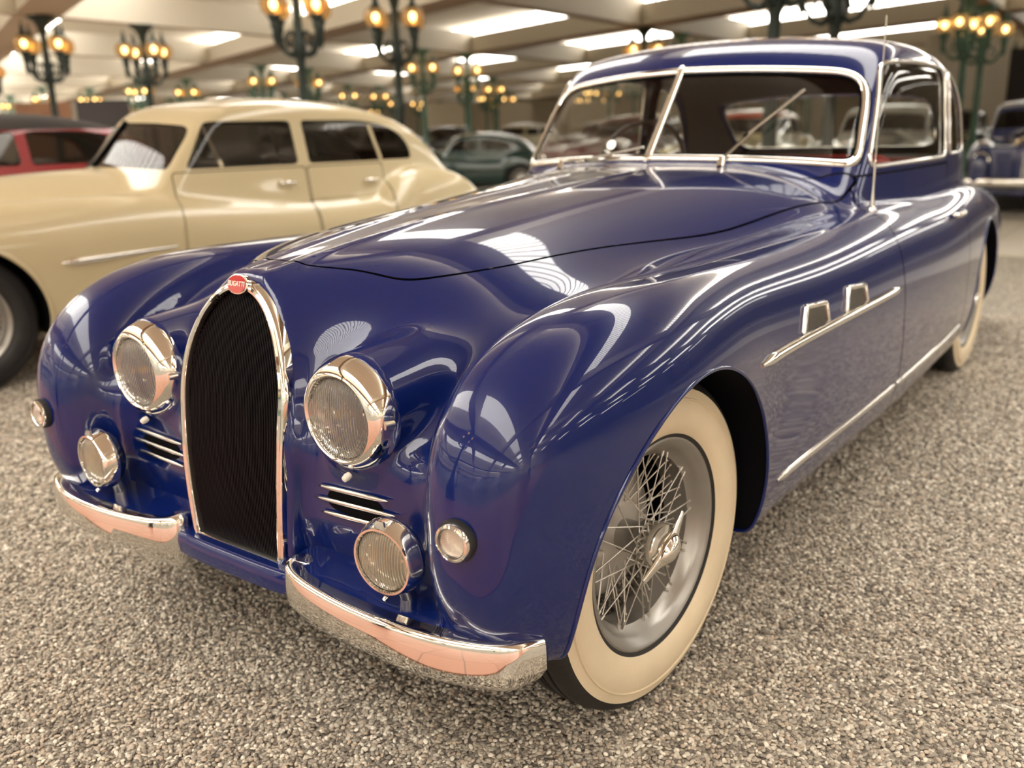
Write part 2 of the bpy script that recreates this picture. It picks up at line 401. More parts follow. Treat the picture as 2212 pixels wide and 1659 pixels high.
# ================================================================== the blue car: body field
def _ss(t):
    t = np.clip(t, 0, 1); return t*t*(3-2*t)
def make_body_field():
    Y = [-.56, -.45, -.35, -.2, 0, .3, .8, 1.4, 2.0, 3.0, 3.8, 4.3, 4.6]
    top = spl(Y, [.938, .955, .970, .990, 1.015, 1.042, 1.075, 1.102, 1.09, 1.05, .96, .80, .60])
    ca = spl(Y, [.178, .197, .29, .45, .515, .53, .58, .70, .64, .64, .60, .52, .42])
    czc = spl(Y, [.60, .60, .60, .63, .67, .70, .74, .76, .60, .60, .55, .5, .5])
    cn = spl(Y, [2.0, 2.0, 2.1, 2.35, 2.4, 2.4, 2.65, 3.0, 3.2, 3.0, 2.8, 2.5, 2.3])
    bt = spl([-.5, -.3, -.1, .1, .4, .8, 1.5, 2.5, 3.5, 4.2, 4.6], [.60, .74, .83, .875, .90, .91, .92, .92, .88, .75, .5])
    fx = spl([-.6, -.45, -.2, .1, .8, 1.5, 2.4, 3.3, 4.0, 4.6], [.650, .662, .682, .69, .675, .665, .655, .62, .58, .50])
    fa = spl([-.6, 0, .35, .8, 1.5, 2.4, 3.3, 4.0, 4.6], [.175, .177, .153, .165, .190, .195, .185, .17, .15])
    ft = spl([-.6, 0, .8, 1.5, 2.2, 2.9, 3.5, 4.0, 4.6], [.93, .93, .93, .945, .93, .94, .91, .82, .60])
    def F(P):
        x = np.abs(P[:, 0]); y = P[:, 1]; z = P[:, 2]
        t = top(y); zc = czc(y); a = ca(y); n = cn(y)
        a = a*(1-.9*np.maximum(zc-z, 0)**2)
        c = sell(x, np.maximum(z-zc, 0), a, t-zc, n)
        c = c-.0045*np.exp(-((x-(.050+.030*np.clip(y+.4, 0, 2)))/.016)**2)*_ss((z-.85)/.1)*_ss((1.4-y)/.8)
        c = smax(c, (-.515+.085*(np.clip(z-.38, 0, 1)/.56)**2.4)-y, .03)
        ap = smax(x-.62, z-bt(y), .12)
        ap = smax(ap, (-.476+.04*x*x+.22*np.maximum(.47-z, 0))-y, .05)
        tt = np.clip((y+.47)/.95, 0, 1); dz_ = .16*_ss((y-.02)/.9)
        pod = np.sqrt((x-(.336+.08*tt))**2+(z-(.727+.06*tt-dz_))**2)-(.106+.02*tt)
        pod = smax(pod, -.47-y, .02); pod = smax(pod, y-.9, .2)
        wing = sell3(x-fx(y), np.maximum(.05-y, 0)+np.maximum(y-3.6, 0)*.6, z-.56, fa(y), .62, ft(y)-.56, 2.75, 2.7)
        kk = .05+.11*_ss((.8-y)/.9)*_ss((z-.52)/.2)
        f = smin(c, ap, kk)
        f = smin(f, pod, .10)
        f = smin(f, wing, .07)
        f = smax(f, (.262+.045*np.clip((.1-y)/.5, 0, 1)**2)-z, .03)
        return smax(f, y-4.55, .1)
    return F
def make_cabin_field(p):
    zr = spl(*p['roof']); xs = spl(*p['side'])
    def F(P):
        x = np.abs(P[:, 0]); y = P[:, 1]; z = P[:, 2]
        sx = np.sqrt(x*x+.0004)
        wsy = (p['wy']+p['wv']*(sx/.65)**1.4+p['wsl']*(z-p['wz'])-y)/math.sqrt(1.08+p['wsl']**2)
        side = (x-xs(y)+p['tum']*(z-p['zb']))/math.sqrt(1+p['tum']**2)
        roof = (z-zr(y)+p['crown']*x*x)
        sl = (zr(y+.01)-zr(y-.01))/.02
        roof = roof/np.sqrt(1+sl*sl)
        f = smax(side, roof, p.get('ks', .15)); f = smax(f, wsy, .13)
        return smax(f, p['z0']-z, .02)
    return F
BLUE = dict(roof=([1.2, 1.6, 1.8, 2.1, 2.4, 2.7, 2.95, 3.15, 3.35, 3.6, 3.9], [1.40, 1.49, 1.53, 1.552, 1.548, 1.51, 1.43, 1.31, 1.14, .92, .7]),
            side=([1.2, 1.5, 1.9, 2.6, 3.0, 3.3, 3.6], [.655, .672, .70, .713, .69, .63, .55]),
            wy=1.31, wv=.22, wsl=.84, wz=1.12, tum=.10, zb=1.08, crown=.13, z0=.90)
BF = make_body_field(); CF = make_cabin_field(BLUE)
UF = lambda P: smin(BF(P), CF(P), .045)

# ---- cut functions (positive inside the opening)
def rbox(*ds, k=.05):
    f = ds[0]
    for d in ds[1:]: f = smax(f, d, k)
    return -f
def g_ws(P):
    x = np.abs(P[:, 0]); z = P[:, 2]
    f = smax(smax(x-(.657-.13*(z-1.09)), (1.122-.075*x*x)-z, .04), z-(1.418-.09*x*x), .14)
    return np.where((P[:, 1] < 1.95) & (P[:, 1] > 1.1), -f, -1.)
def g_door_glass(P):
    y = P[:, 1]; z = P[:, 2]
    f = rbox((1.585+.60*(z-1.064)-y)/1.2, y-2.56, 1.078-z, z-(1.432-.08*(y-2.2)**2), k=.06)
    return np.where(P[:, 0] > .45, f, -1.)
def g_quarter(P):
    y = P[:, 1]; z = P[:, 2]
    u = np.maximum(y-2.66, 0)/.34; v = np.maximum(z-1.085, 0)/.325
    f = smax((np.sqrt(u**2+v**2+1e-6)-1)*.33, smax(2.65-y, 1.085-z, .03), .03)
    return np.where(P[:, 0] > .40, -f, -1.)
def g_rear(P):
    x = np.abs(P[:, 0]); z = P[:, 2]
    f = smax(smax(x-.52, 1.095-z, .10), z-(1.355-.12*x*x), .10)
    return np.where((P[:, 1] > 2.7), -f, -1.)
_sx = spl([0, 1, 2, 3, 4, 5, 6, 7, 8, 9, 10], [0, .075, .165, .245, .305, .37, .415, .47, .54, .645, .70])
_sy = spl([0, 1, 2, 3, 4, 5, 6, 7, 8, 9, 10], [-.335, -.328, -.275, -.235, -.17, -.01, .28, .58, .90, 1.42, 1.66])
_t = np.linspace(0, 10, 120); SEAM = np.stack([_sx(_t), _sy(_t)], 1)
def g_hood(P):
    Q = np.stack([np.abs(P[:, 0]), P[:, 1]], 1); best = np.full(len(Q), 9.); sg = np.ones(len(Q))
    for a, b in zip(SEAM[:-1], SEAM[1:]):
        d = b-a; t = np.clip(((Q-a)@d)/(d@d), 0, 1); r = Q-a-t[:, None]*d; l = np.sqrt((r*r).sum(1))
        m = l < best; best = np.where(m, l, best); sg = np.where(m, np.sign(d[1]*-r[:, 0]+d[0]*r[:, 1]), sg)
    g = best*sg
    cowl = 1.215+.17*(Q[:, 0]/.5)**2-Q[:, 1]
    g = np.minimum(g, cowl)
    return np.where(P[:, 2] > .8, g, -1.)
def g_door(P):
    y = P[:, 1]; z = P[:, 2]
    f = rbox(1.50+.02*np.cos((z-.25)*4)-y, y-2.60, z-1.052, k=.03)
    return np.where(P[:, 0] > .42, f, -1.)
def g_grille(P):
    x = np.abs(P[:, 0]); z = P[:, 2]; v = np.maximum(z-.70, 0)/.228
    hw = .158-.020*(np.maximum(.70-z, 0)/.33)**1.6
    f = smax((np.sqrt((x/hw)**2+v**2+1e-6)-1)*.15, .372-z, .004)
    return np.where(P[:, 1] < -.36, -f, -1.)
def g_arch(P, cy=-.018, R=.398, cz=.366):
    r = np.sqrt((P[:, 1]-cy)**2+(P[:, 2]-cz)**2)-R
    return np.where(P[:, 0] > .62, r, 1.)
GAP = .0026
# ================================================================== materials for the cars
M_BLUE = mat('navy_blue_lacquer', (.0030, .0115, .098), .25, 0, 1.0, spec=.12)
M_CHROME = mat('chrome', (.86, .84, .80), .045, 1.0)
M_CHROME2 = mat('brushed_chrome', (.70, .68, .64), .22, 1.0)
M_SILVER = mat('silver_wheel_paint', (.36, .345, .32), .32, .75, noise=(9, .15))
M_SPOKE = mat('spoke_metal', (.66, .63, .58), .28, .85)
M_DRUM = mat('aluminium_drum', (.55, .52, .48), .38, .55, noise=(8, .15))
M_RUBBER = mat('black_rubber', (.012, .011, .011), .55, noise=(30, .3), bump=(60, .4))
M_WHITEWALL = mat('cream_whitewall', (.72, .60, .42), .5, noise=(7, .14), bump=(90, .15))
M_BLACK = mat('matt_black', (.002, .002, .003), .7, spec=.08)
M_WELL = mat('wheel_well_black', (.003, .003, .004), .9, spec=.1)
M_GRILLE = mat('black_grille_fins', (.004, .003, .005), .45, spec=.22)
M_GLASS = glass_mat('window_glass', (.90, .91, .88), refl=.9)
M_RED = mat('red_leather', (.33, .018, .02), .45, noise=(14, .25), bump=(50, .3))
M_HEAD = mat('dark_headlining', (.022, .016, .019), .9, noise=(40, .2))
M_DASH = mat('dark_dash', (.03, .012, .010), .35, coat=.4)
M_BADGE = mat('red_enamel', (.45, .012, .018), .15, 0, 1.0)
M_WHITE = mat('white_enamel', (.80, .76, .68), .3, coat=.5)
M_YELLOW = mat('yellow_bulb_glass', (.75, .42, .02), .12, coat=1.0, emit=(1, .55, .03), es=0.0)

car = thing('car', 'navy blue vintage coupe with arched black grille and whitewall tyres standing on gravel', 'car')

# ---- shell
V, T = nets(UF, (-.026, -.64, .20), (.95, 4.66, 1.60), .013)
V, T = cutby(V, T, UF, lambda P: P[:, 0])
def both_arch(P): return np.minimum(g_arch(P), g_arch(P, 3.30, .395))
V, T = cutby(V, T, UF, both_arch)
def split(V, T, g, gap=0.):
    """returns (inside g>gap, outside g<-gap)"""
    a = cutby(V, T, UF, lambda P: g(P)-gap); b = cutby(V, T, UF, lambda P: -g(P)-gap)
    return a, b
V, T = cutby(V, T, UF, lambda P: -g_grille(P)-.004)
(wsV, wsT), (V, T) = split(V, T, g_ws)
(dgV, dgT), (V, T) = split(V, T, g_door_glass)
(qgV, qgT), (V, T) = split(V, T, g_quarter)
(rgV, rgT), (V, T) = split(V, T, g_rear)
(hdV, hdT), (V, T) = split(V, T, g_hood, GAP)
(drV, drT), (V, T) = split(V, T, g_door, .0038)
def drop_small(V, T, n=200):
    """remove tiny disconnected scraps"""
    p = np.arange(len(V))
    for _ in range(400):
        m = p[T].min(1); q = p.copy(); np.minimum.at(q, T[:, 0], m); np.minimum.at(q, T[:, 1], m); np.minimum.at(q, T[:, 2], m); q = q[q]
        if (q == p).all(): break
        p = q
    u, c = np.unique(p[T[:, 0]], return_counts=True); ok = u[c >= n]
    return compact(V, T[np.isin(p[T[:, 0]], ok)])
hdV, hdT = drop_small(hdV, hdT); drV, drT = drop_small(drV, drT)
body = mesh_nt('body_shell', V, T, UF, M_BLUE, car, both=True)
hood = mesh_nt('hood', hdV, hdT, UF, M_BLUE, car, both=True)
door_l = mesh_nt('door', drV, drT, UF, M_BLUE, car); door_r = mesh_nt('door', drV, drT, UF, M_BLUE, car, mirror=True)
def inset(V, d):
    G = grad(UF, V); G /= np.linalg.norm(G, axis=1, keepdims=True)+1e-9
    return V-G*d, G
def glass(name, V, T, **k):
    W_, G = inset(V, .007)
    return mesh_nt(name, W_, T, UF, M_GLASS, car, **k)
glass('windshield', wsV, wsT); glass('windshield', wsV, wsT, mirror=True)
glass('side_window', dgV, dgT); glass('side_window', dgV, dgT, mirror=True)
glass('quarter_window', qgV, qgT); glass('quarter_window', qgV, qgT, mirror=True)
glass('rear_window', rgV, rgT, both=True)

# ---- trims swept along the cut edges
def unitg(P):
    G = grad(UF, P); return G/(np.linalg.norm(G, axis=1, keepdims=True)+1e-9)
def half_round(w_, h, n=8):
    return [(w_/2*math.cos(PI*i/n), h*math.sin(PI*i/n)-.002) for i in range(n+1)]
def edge_of(V, T, step, sel=None, smooth=3):
    L_, cl = loops(V, T, sel)[0]; return resample(V[L_], step, cl, smooth), cl
def trim(name, P, cl, sec, m=M_CHROME, mirror=False, parent=None, off=0.):
    N = unitg(P); P = P+N*off
    if mirror: P = P*[-1, 1, 1]; N = N*[-1, 1, 1]
    return MB().sweep([tuple(p) for p in P], sec, cl, nrm=[tuple(n) for n in N]).build(name, m, parent or car, auto=False)
# windscreen frame: open half loop + mirror
L_, cl = loops(wsV, wsT)[0]; Pw = wsV[L_]; m = Pw[:, 0] > .002
k0 = np.argmax(~m) if (~m).any() else 0; Pw = np.roll(Pw, -k0, 0); Pw = Pw[Pw[:, 0] > .002]
Pw = resample(Pw, .012, False, 4); Pm = (Pw*[-1, 1, 1])[::-1]; Pf = np.concatenate([Pw, Pm]) if np.linalg.norm(Pw[-1]-Pm[0]) < .1 else np.concatenate([Pw, Pm])
Pf = resample(Pf, .012, True, 2); trim('windshield_frame', Pf, True, half_round(.030, .012), off=-.001)
trim('windshield_seal', Pf, True, [(a*1.5, b*.35) for a, b in half_round(.030, .012)], m=M_BLACK, off=-.002)
# divider
zs = np.linspace(1.10, 1.43, 24); cp = []
for z in zs:
    p = np.array([[0.0, 1.31+.84*(z-1.12)+.01, z]]); cp.append(p[0])
cp = np.array(cp); trim('windshield_divider', cp, False, half_round(.028, .014), off=0.0)
for mir in (False, True):
    P, cl = edge_of(dgV, dgT, .012); trim('side_window_frame', P, cl, half_round(.016, .010), mirror=mir)
    P, cl = edge_of(qgV, qgT, .012); trim('quarter_window_frame', P, cl, half_round(.012, .008), mirror=mir)
P, cl = edge_of(rgV, rgT, .02, sel=lambda V: V[:, 0] > .004)
Pm = (P*[-1, 1, 1])[::-1]; trim('rear_window_frame', resample(np.concatenate([P, Pm]), .02, True, 1), True, half_round(.014, .008))
# black returns put the gap shade into colour; also the rolled wheel arch lips
def flange(name, V, T, sel, depth, m, parent, mirror=False, out=.0):
    mb = MB()
    for L_, cl in loops(V, T, sel):
        if len(L_) < 12: continue
        P = resample(V[L_], .012, cl, 0); N = unitg(P)
        A = P+N*out; B = P-N*depth
        if mirror: A = A*[-1, 1, 1]; B = B*[-1, 1, 1]
        n = len(P); V_ = list(map(tuple, A))+list(map(tuple, B))
        mb.add(V_, [(i, (i+1) % n, n+(i+1) % n, n+i) for i in range(n if cl else n-1)], True)
    return mb.build(name, m, parent, auto=False)
def arch_sel(V): return (np.abs(both_arch(V)) < .002) & (V[:, 0] > .52)
for mir in (False, True):
    flange('door_edge', drV, drT, None, .02, M_WELL, car, mir, -.001)
flange('hood_edge', hdV, hdT, lambda V: V[:, 0] > .001, .02, M_WELL, car, False, -.0015)
flange('hood_edge', hdV, hdT, lambda V: V[:, 0] > .001, .02, M_WELL, car, True, -.0015)
for mir in (False, True):
    for L_, cl in loops(V, T, arch_sel):
        if len(L_) < 30: continue
        P = resample(V[L_], .012, cl, 1)
        if mir: P = P*[-1, 1, 1]
        MB().tube([tuple(p) for p in P], .0045, 8, cl).build('wheel_arch_lip', M_BLUE, car, auto=False)
        mb = MB(); n = len(P); q = np.array([-.14 if not mir else .14, 0, 0])
        mb.add(list(map(tuple, P))+list(map(tuple, P+q)), [(i, (i+1) % n, n+(i+1) % n, n+i) for i in range(n-1)], True)
        mb.build('wheel_arch_liner', M_WELL, car, auto=False)

# ---- wheel wells
for s in (-1, 1):
    for cy, R, xo in ((-.018, .408, .70), (3.30, .40, .66)):
        mb = MB(); n = 40; A = []
        for i in range(n+1):
            a = -.25+(PI+.5)*i/n; zz = max(.275, .366+R*math.sin(a))
            for x, k in ((xo, 1), (.56, 1), (.55, .05)): A.append((s*x, cy+R*k*math.cos(a), .366+(zz-.366)*k))
        mb.add(A, [(3*i+j, 3*i+3+j, 3*i+4+j, 3*i+1+j) for i in range(n) for j in range(2)], True)
        mb.build('wheel_well', M_WELL, car, auto=False)

# ---- interior: headlining, seats, wheel, dash
def HF(P): return CF(P)+.03
hV, hT = nets(HF, (-.04, 1.2, .88), (.75, 3.6, 1.60), .025)
hV, hT = cutby(hV, hT, HF, lambda P: P[:, 0])
for g, e in ((g_ws, .012), (g_door_glass, .008), (g_quarter, .008), (g_rear, .006)):
    hV, hT = cutby(hV, hT, HF, lambda P: -g(P)-e*-1 if False else -(g(P)+e))
hV, hT = cutby(hV, hT, HF, lambda P: P[:, 2]-.92)
mesh_nt('headlining', hV, hT, HF, M_HEAD, car, both=True, flip=True)
def cushion(name, x0, x1, y0, y1, z0, z1, m, tilt=0, parent=car):
    mb = MB(); mb.box(x0, x1, y0, y1, z0, z1, M=None)
    o = mb.build(name, m, parent); b = o.modifiers.new('b', 'BEVEL'); b.width = min(x1-x0, y1-y0, z1-z0)*.45; b.segments = 5
    for p in o.data.polygons: p.use_smooth = True
    return o
for s in (-1, 1):
    cushion('front_seat', s*.34-.27, s*.34+.27, 2.10, 2.25, .55, 1.10, M_RED)
    cushion('front_seat_cushion', s*.34-.27, s*.34+.27, 1.68, 2.15, .42, .66, M_RED)
cushion('rear_seat', -.60, .60, 2.86, 3.0, .55, 1.06, M_RED)
mb = MB().box(-.62, .62, 3.0, 3.34, 1.045, 1.06); mb.build('parcel_shelf', M_HEAD, car)
mb = MB().sweep([(-.64, 1.70, 1.03), (0, 1.64, 1.05), (.64, 1.70, 1.03)], [(-.10, -.12), (.10, -.12), (.11, .0), (.06, .035), (-.09, .035)], up=(0, 0, 1), smooth=False)
mb.build('dashboard', M_DASH, car, bevel=.01)
mb = MB().box(-.66, .66, 1.55, 3.3, .40, .42); mb.build('floor_pan', M_HEAD, car)
# steering wheel on the car's right
cw = Vector((-.37, 1.93, 1.06)); ax = Vector((0, -.86, .38)).normalized()   # column direction, rim plane normal
sw = MB(); e1 = Vector((1, 0, 0)); e2 = ax.cross(e1).normalized()
sw.tube([cw+e1*.205*math.cos(a)+e2*.205*math.sin(a) for a in [2*PI*i/48 for i in range(48)]], .011, 10, True)
swo = sw.build('steering_wheel', M_DASH, car, auto=False)
mb = MB()
for a in (.4, PI-.4, -PI/2): mb.tube([cw-ax*-.02, cw+e1*.2*math.cos(a)+e2*.2*math.sin(a)], .006, 8)
mb.tube([cw, cw+ax*.25], .02, 10); mb.build('steering_spokes', M_CHROME2, swo)
# ================================================================== bright work and details of the blue car
# grille opening outline in (x, z) on the leaning front plane
def gy(z): return -.515+.085*max(0., min(1., (z-.38)/.56))**2.4
def grille_outline():
    """closed outline, arched crown narrowing to the foot"""
    R_ = [(.158-.020*((.70-z)/.33)**1.6, z) for z in np.linspace(.372, .70, 34)[:-1]]
    for t in np.linspace(0, PI/2, 36): R_.append((.158*math.cos(t), .70+.228*math.sin(t)))
    return R_+[(-x, z) for x, z in R_[::-1][1:]]
GO = grille_outline()
def sweep_ring(name, O, sec, m, closed=True, parent=car):
    """section (a outward, b forward) around the outline"""
    n = len(O); mb = MB(); V_ = []; k = len(sec)
    for i in range(n):
        p = np.array(O[i]); t = np.array(O[(i+1) % n])-np.array(O[i-1]); t = t/np.linalg.norm(t); nr = np.array([t[1], -t[0]])
        for a, b in sec:
            q = p+nr*a; V_.append((q[0], gy(q[1])-b, q[1]))
    F_ = [(i*k+j, ((i+1) % n)*k+j, ((i+1) % n)*k+(j+1) % k, i*k+(j+1) % k) for i in range(n) for j in range(k)]
    return mb.add(V_, F_, True).build(name, m, parent)
grille = MB()
# recessed dark pleated core: vertical fins with depth
fx_ = np.arange(-.1508, .152, .0052)
hw_ = lambda x: [z for z in np.linspace(.378, .945, 60)]
def top_at(x):
    best = .378
    for X, z in GO:
        if abs(X) >= abs(x) and z > best: best = z
    return best
def bot_at(x): return .376 if abs(x) < .137 else .376+(abs(x)-.137)/.02*.25
for x in fx_:
    z1 = top_at(x)-.004; z0 = bot_at(x)
    if z1-z0 < .05: continue
    zz = np.linspace(z0, z1, 14)
    V_ = []
    for z in zz: V_ += [(x-.0008, gy(z)+.004, z), (x+.0008, gy(z)+.004, z), (x+.0008, gy(z)+.018, z), (x-.0008, gy(z)+.018, z)]
    F_ = [(4*i+j, 4*i+(j+1) % 4, 4*i+4+(j+1) % 4, 4*i+4+j) for i in range(13) for j in range(4)]
    grille.add(V_, F_, False)
grille.build('grille_fins', M_GRILLE, car, auto=False)
bk = MB(); zz = [p[1] for p in GO]
bk.add([(x*1.03, gy(z)+.020, z) for x, z in GO], [tuple(range(len(GO)))]); bk.build('grille_core', M_BLACK, car, auto=False)
sec = [(-.003, -.012), (-.004, .006), (-.001, .012), (.004, .014), (.008, .011), (.010, .0115), (.014, .009), (.0165, .002), (.017, -.014)]
sweep_ring('grille_surround', GO, sec, M_CHROME)
# badge
zb = .936; by = gy(zb)-.016; BM = TR(0, by, zb) @ RX(PI/2-.28)
badge = MB().lathe([(0, .004), (.0265, .0038), (.030, .002), (.031, -.006), (0, -.006)], 48, BM @ Matrix.Diagonal((1.12, .70, 1, 1))).build('badge', M_CHROME, car)
MB().lathe([(0, .0052), (.026, .005), (.0265, .0035), (0, .0035)], 48, BM @ Matrix.Diagonal((1.12, .70, 1, 1))).build('badge_enamel', M_BADGE, badge)
def text_mesh(s, size, M, m, name, parent, ext=.0006, sx=1.0):
    cu = bpy.data.curves.new(name, 'FONT'); cu.body = s; cu.size = size; cu.align_x = 'CENTER'; cu.align_y = 'CENTER'; cu.extrude = ext; cu.offset = size*.012
    o = bpy.data.objects.new(name, cu); C.objects.link(o); bpy.context.view_layer.update()
    dg = bpy.context.evaluated_depsgraph_get(); me = bpy.data.meshes.new_from_object(o.evaluated_get(dg)); bpy.data.objects.remove(o); bpy.data.curves.remove(cu)
    me.transform(M @ Matrix.Diagonal((sx, 1, 1, 1))); return link(name, me, m, parent)
text_mesh('BUGATTI', .0150, BM @ TR(0, 0, .0056), M_WHITE, 'badge_lettering', badge, sx=.86)

# ---- lamps
def lens_mat(name, tint, freq, tw=.86, strength=.9):
    m, N, L, P = nodes(name); P.inputs['Base Color'].default_value = (*tint, 1)
    P.inputs['Transmission Weight'].default_value = tw; P.inputs['Roughness'].default_value = .03; P.inputs['IOR'].default_value = 1.45
    tc = N.new('ShaderNodeTexCoord'); wv = N.new('ShaderNodeTexWave'); wv.bands_direction = 'X'; wv.inputs['Scale'].default_value = freq; wv.inputs['Distortion'].default_value = .0; wv.inputs['Detail Scale'].default_value = .4; wv.wave_profile = 'SIN'
    L.new(tc.outputs['Object'], wv.inputs['Vector'])
    b = N.new('ShaderNodeBump'); b.inputs['Strength'].default_value = strength; b.inputs['Distance'].default_value = .003
    L.new(wv.outputs['Fac'], b.inputs['Height']); L.new(b.outputs[0], P.inputs['Normal'])
    return m
M_LENS = lens_mat('fluted_clear_lens', (.98, .95, .88), 52, .92)
M_FOGLENS = lens_mat('fluted_amber_tinted_lens', (.98, .91, .76), 60)
M_MARKLENS = lens_mat('plain_pinkish_lens', (.95, .86, .78), 4, .9, 0.)
M_BUCKET = mat('dark_blue_lamp_bucket', (.004, .010, .05), .3, 0, 1.0)
M_REFL = mat('lamp_reflector', (.96, .93, .86), .32, .6)
def lens_disc(r, bulge, n=40, th=.004):
    mb = MB(); prof = [(r*math.sin(t), bulge*math.cos(t*1.0)) for t in np.linspace(0.0001, PI/2, 12)]
    mb.lathe([(0.0001, bulge)]+[(a, b) for a, b in prof[1:]]+[(r, -th)]+[(a, b-th) for a, b in prof[::-1][1:-1]]+[(.0001, bulge-th)], n)
    return mb
def orient(p, d, up=(0, 0, 1)):
    """matrix whose local z points along d"""
    z = Vector(d).normalized(); x = Vector(up).cross(z).normalized(); y = z.cross(x)
    return Matrix(((x.x, y.x, z.x, p[0]), (x.y, y.y, z.y, p[1]), (x.z, y.z, z.z, p[2]), (0, 0, 0, 1)))
def part_at(mb, name, m, parent, M):
    mb.v = [tuple(M @ Vector(p)) for p in mb.v]; return mb.build(name, m, parent)
for s in (-1, 1):
    M = orient((s*.333, -.493, .716), (s*.0, -1, -.015))
    hl = part_at(MB().lathe([(.0795, .008), (.081, .015), (.0845, .018), (.091, .0155), (.100, .006), (.107, -.006), (.1125, -.018), (.1140, -.026), (.112, -.029), (.1125, -.032), (.111, -.040), (.078, -.040), (.077, .0), (.0795, .008)], 64), 'headlamp', M_CHROME, car, M)
    lo = part_at(lens_disc(.0795, .022), 'lens', M_LENS, hl, M @ TR(0, 0, .005))
    part_at(MB().lathe([(.0785, .002), (.072, -.02), (.056, -.042), (.032, -.058), (.0001, -.062)], 40), 'reflector', M_REFL, hl, M)
    part_at(MB().lathe([(.0001, -.006), (.007, -.008), (.0095, -.016), (.0095, -.028), (.007, -.038), (.009, -.055), (.0001, -.055)], 20), 'bulb', M_YELLOW, hl, M)
    cl_ = MB().tube([M @ Vector((.106, .0, -.002)), M @ Vector((.1125, .0, -.020))], .008, 10)
    cl_.build('rim_clip', M_CHROME2, hl)
    part_at(MB().lathe([(.0001, .006), (.006, .004), (.008, -.004), (.007, -.012), (.0001, -.014)], 14), 'rim_screw', M_WHITE, hl, orient((s*.337, -.503, .597), (0, -1, -.3)))
    # fog lamp
    M = orient((s*.481, -.553, .488), (s*.06, -1, -.02))
    fl = part_at(MB().lathe([(.0585, .008), (.060, .013), (.064, .013), (.0685, .004), (.071, -.006), (.0735, -.014), (.0745, -.020), (.0725, -.024), (.066, -.028), (.0001, -.029)], 56), 'fog_lamp', M_CHROME, car, M)
    part_at(lens_disc(.0585, .018, 36, .003), 'lens', M_FOGLENS, fl, M @ TR(0, 0, .004))
    part_at(MB().lathe([(.058, .002), (.050, -.022), (.03, -.04), (.0001, -.046)], 36), 'reflector', M_REFL, fl, M)
    part_at(MB().lathe([(.0001, .000), (.007, -.002), (.009, -.01), (.007, -.026), (.007, -.04), (.0001, -.04)], 16), 'bulb', M_YELLOW, fl, M)
    part_at(MB().lathe([(.066, -.026), (.062, -.038), (.048, -.050), (.030, -.057), (.0001, -.060)], 40), 'lamp_bucket', M_BUCKET, fl, M)
    sh = MB().add([(-.009, .0, .0), (.009, .0, .0), (.012, .012, .0), (.008, .020, .0), (-.008, .020, .0), (-.012, .012, .0)]+[(-.009, .0, .005), (.009, .0, .005), (.012, .012, .005), (.008, .020, .004), (-.008, .020, .004), (-.012, .012, .005)],
         [(5, 4, 3, 2, 1, 0), (6, 7, 8, 9, 10, 11)]+[(i, (i+1) % 6, 6+(i+1) % 6, 6+i) for i in range(6)])
    part_at(sh, 'shield_emblem', M_CHROME2, fl, M @ TR(0, .057, .008) @ RX(-.25))
    part_at(MB().lathe([(.0001, .005), (.004, .004), (.0055, -.002), (.0001, -.008)], 12), 'rim_screw', M_CHROME, fl, orient((s*.481, -.560, .413), (0, -1, -.4)))
    MB().tube([(s*.481, -.51, .425), (s*.483, -.50, .385)], .016, 12).build('lamp_bracket', M_CHROME2, fl)
    # position lamp on the wing nose
    M = orient((s*.668, -.578, .581), (s*.06, -1, -.02))
    M = M @ Matrix.Diagonal((.86, .86, .9, 1))
    ml = part_at(MB().lathe([(.0415, -.020), (.044, -.006), (.042, .001), (.036, .003)], 40), 'position_lamp', M_RUBBER, car, M)
    part_at(MB().lathe([(.0385, -.002), (.0395, .005), (.0375, .010), (.033, .012), (.0315, .009)], 40), 'lamp_rim', M_CHROME, ml, M)
    pr = [(.032, .008)]
    for i in range(7): r = .031-.0042*i; pr += [(r, .0105+.0012*i), (r-.0021, .0085+.0013*i)]
    pr += [(.0015, .016), (.0001, .016)]
    part_at(MB().lathe(pr, 40), 'lens', M_MARKLENS, ml, M); part_at(MB().lathe([(.031, .002), (.02, -.004), (.0001, -.006)], 30), 'reflector', M_REFL, ml, M)

# ---- louvre with three bars
def surf_y(x, z, F=BF, y0=-.8):
    """first hit of +y ray with the body"""
    lo = y0; n = 400
    ys = np.linspace(y0, .3, n); P = np.stack([np.full(n, x), ys, np.full(n, z)], 1); f = F(P); i = int(np.argmax(f < 0))
    a, b = ys[i-1], ys[i]
    for _ in range(18):
        m_ = (a+b)/2
        if F(np.array([[x, m_, z]]))[0] < 0: b = m_
        else: a = m_
    return b
for s in (-1, 1):
    slot = MB(); V_ = []; K = 28
    for i in range(K):
        a = 2*PI*i/K; x = .325+.075*abs(math.cos(a))**.6*(1 if math.cos(a) > 0 else -1); z = .528+.024*abs(math.sin(a))**.7*(1 if math.sin(a) > 0 else -1)
        V_.append((s*x, surf_y(x, z)-.0012, z))
    slot.add(V_+[(s*.325, surf_y(.325, .528)-.0012, .528)], [(i, (i+1) % K, K) for i in range(K)], True); slot.build('air_slot', M_BLACK, car, auto=False)
    for x0, x1, zc in ((.230, .420, .556), (.218, .436, .529), (.233, .418, .501)):
        P = []; S_ = []
        for t in np.linspace(0, 1, 15):
            x = x0+(x1-x0)*t; z = zc+.006*(t-.5); ya_, yb_ = surf_y(x0+.02, zc), surf_y(x1-.02, zc); P.append((s*x, ya_+(yb_-ya_)*t-.0065, z)); S_.append(.25+.75*min(1, 5*min(t, 1-t))**.7)
        MB().tube(P, .0052, 8, scale=S_).build('louvre_bar', M_CHROME2, car, auto=False)

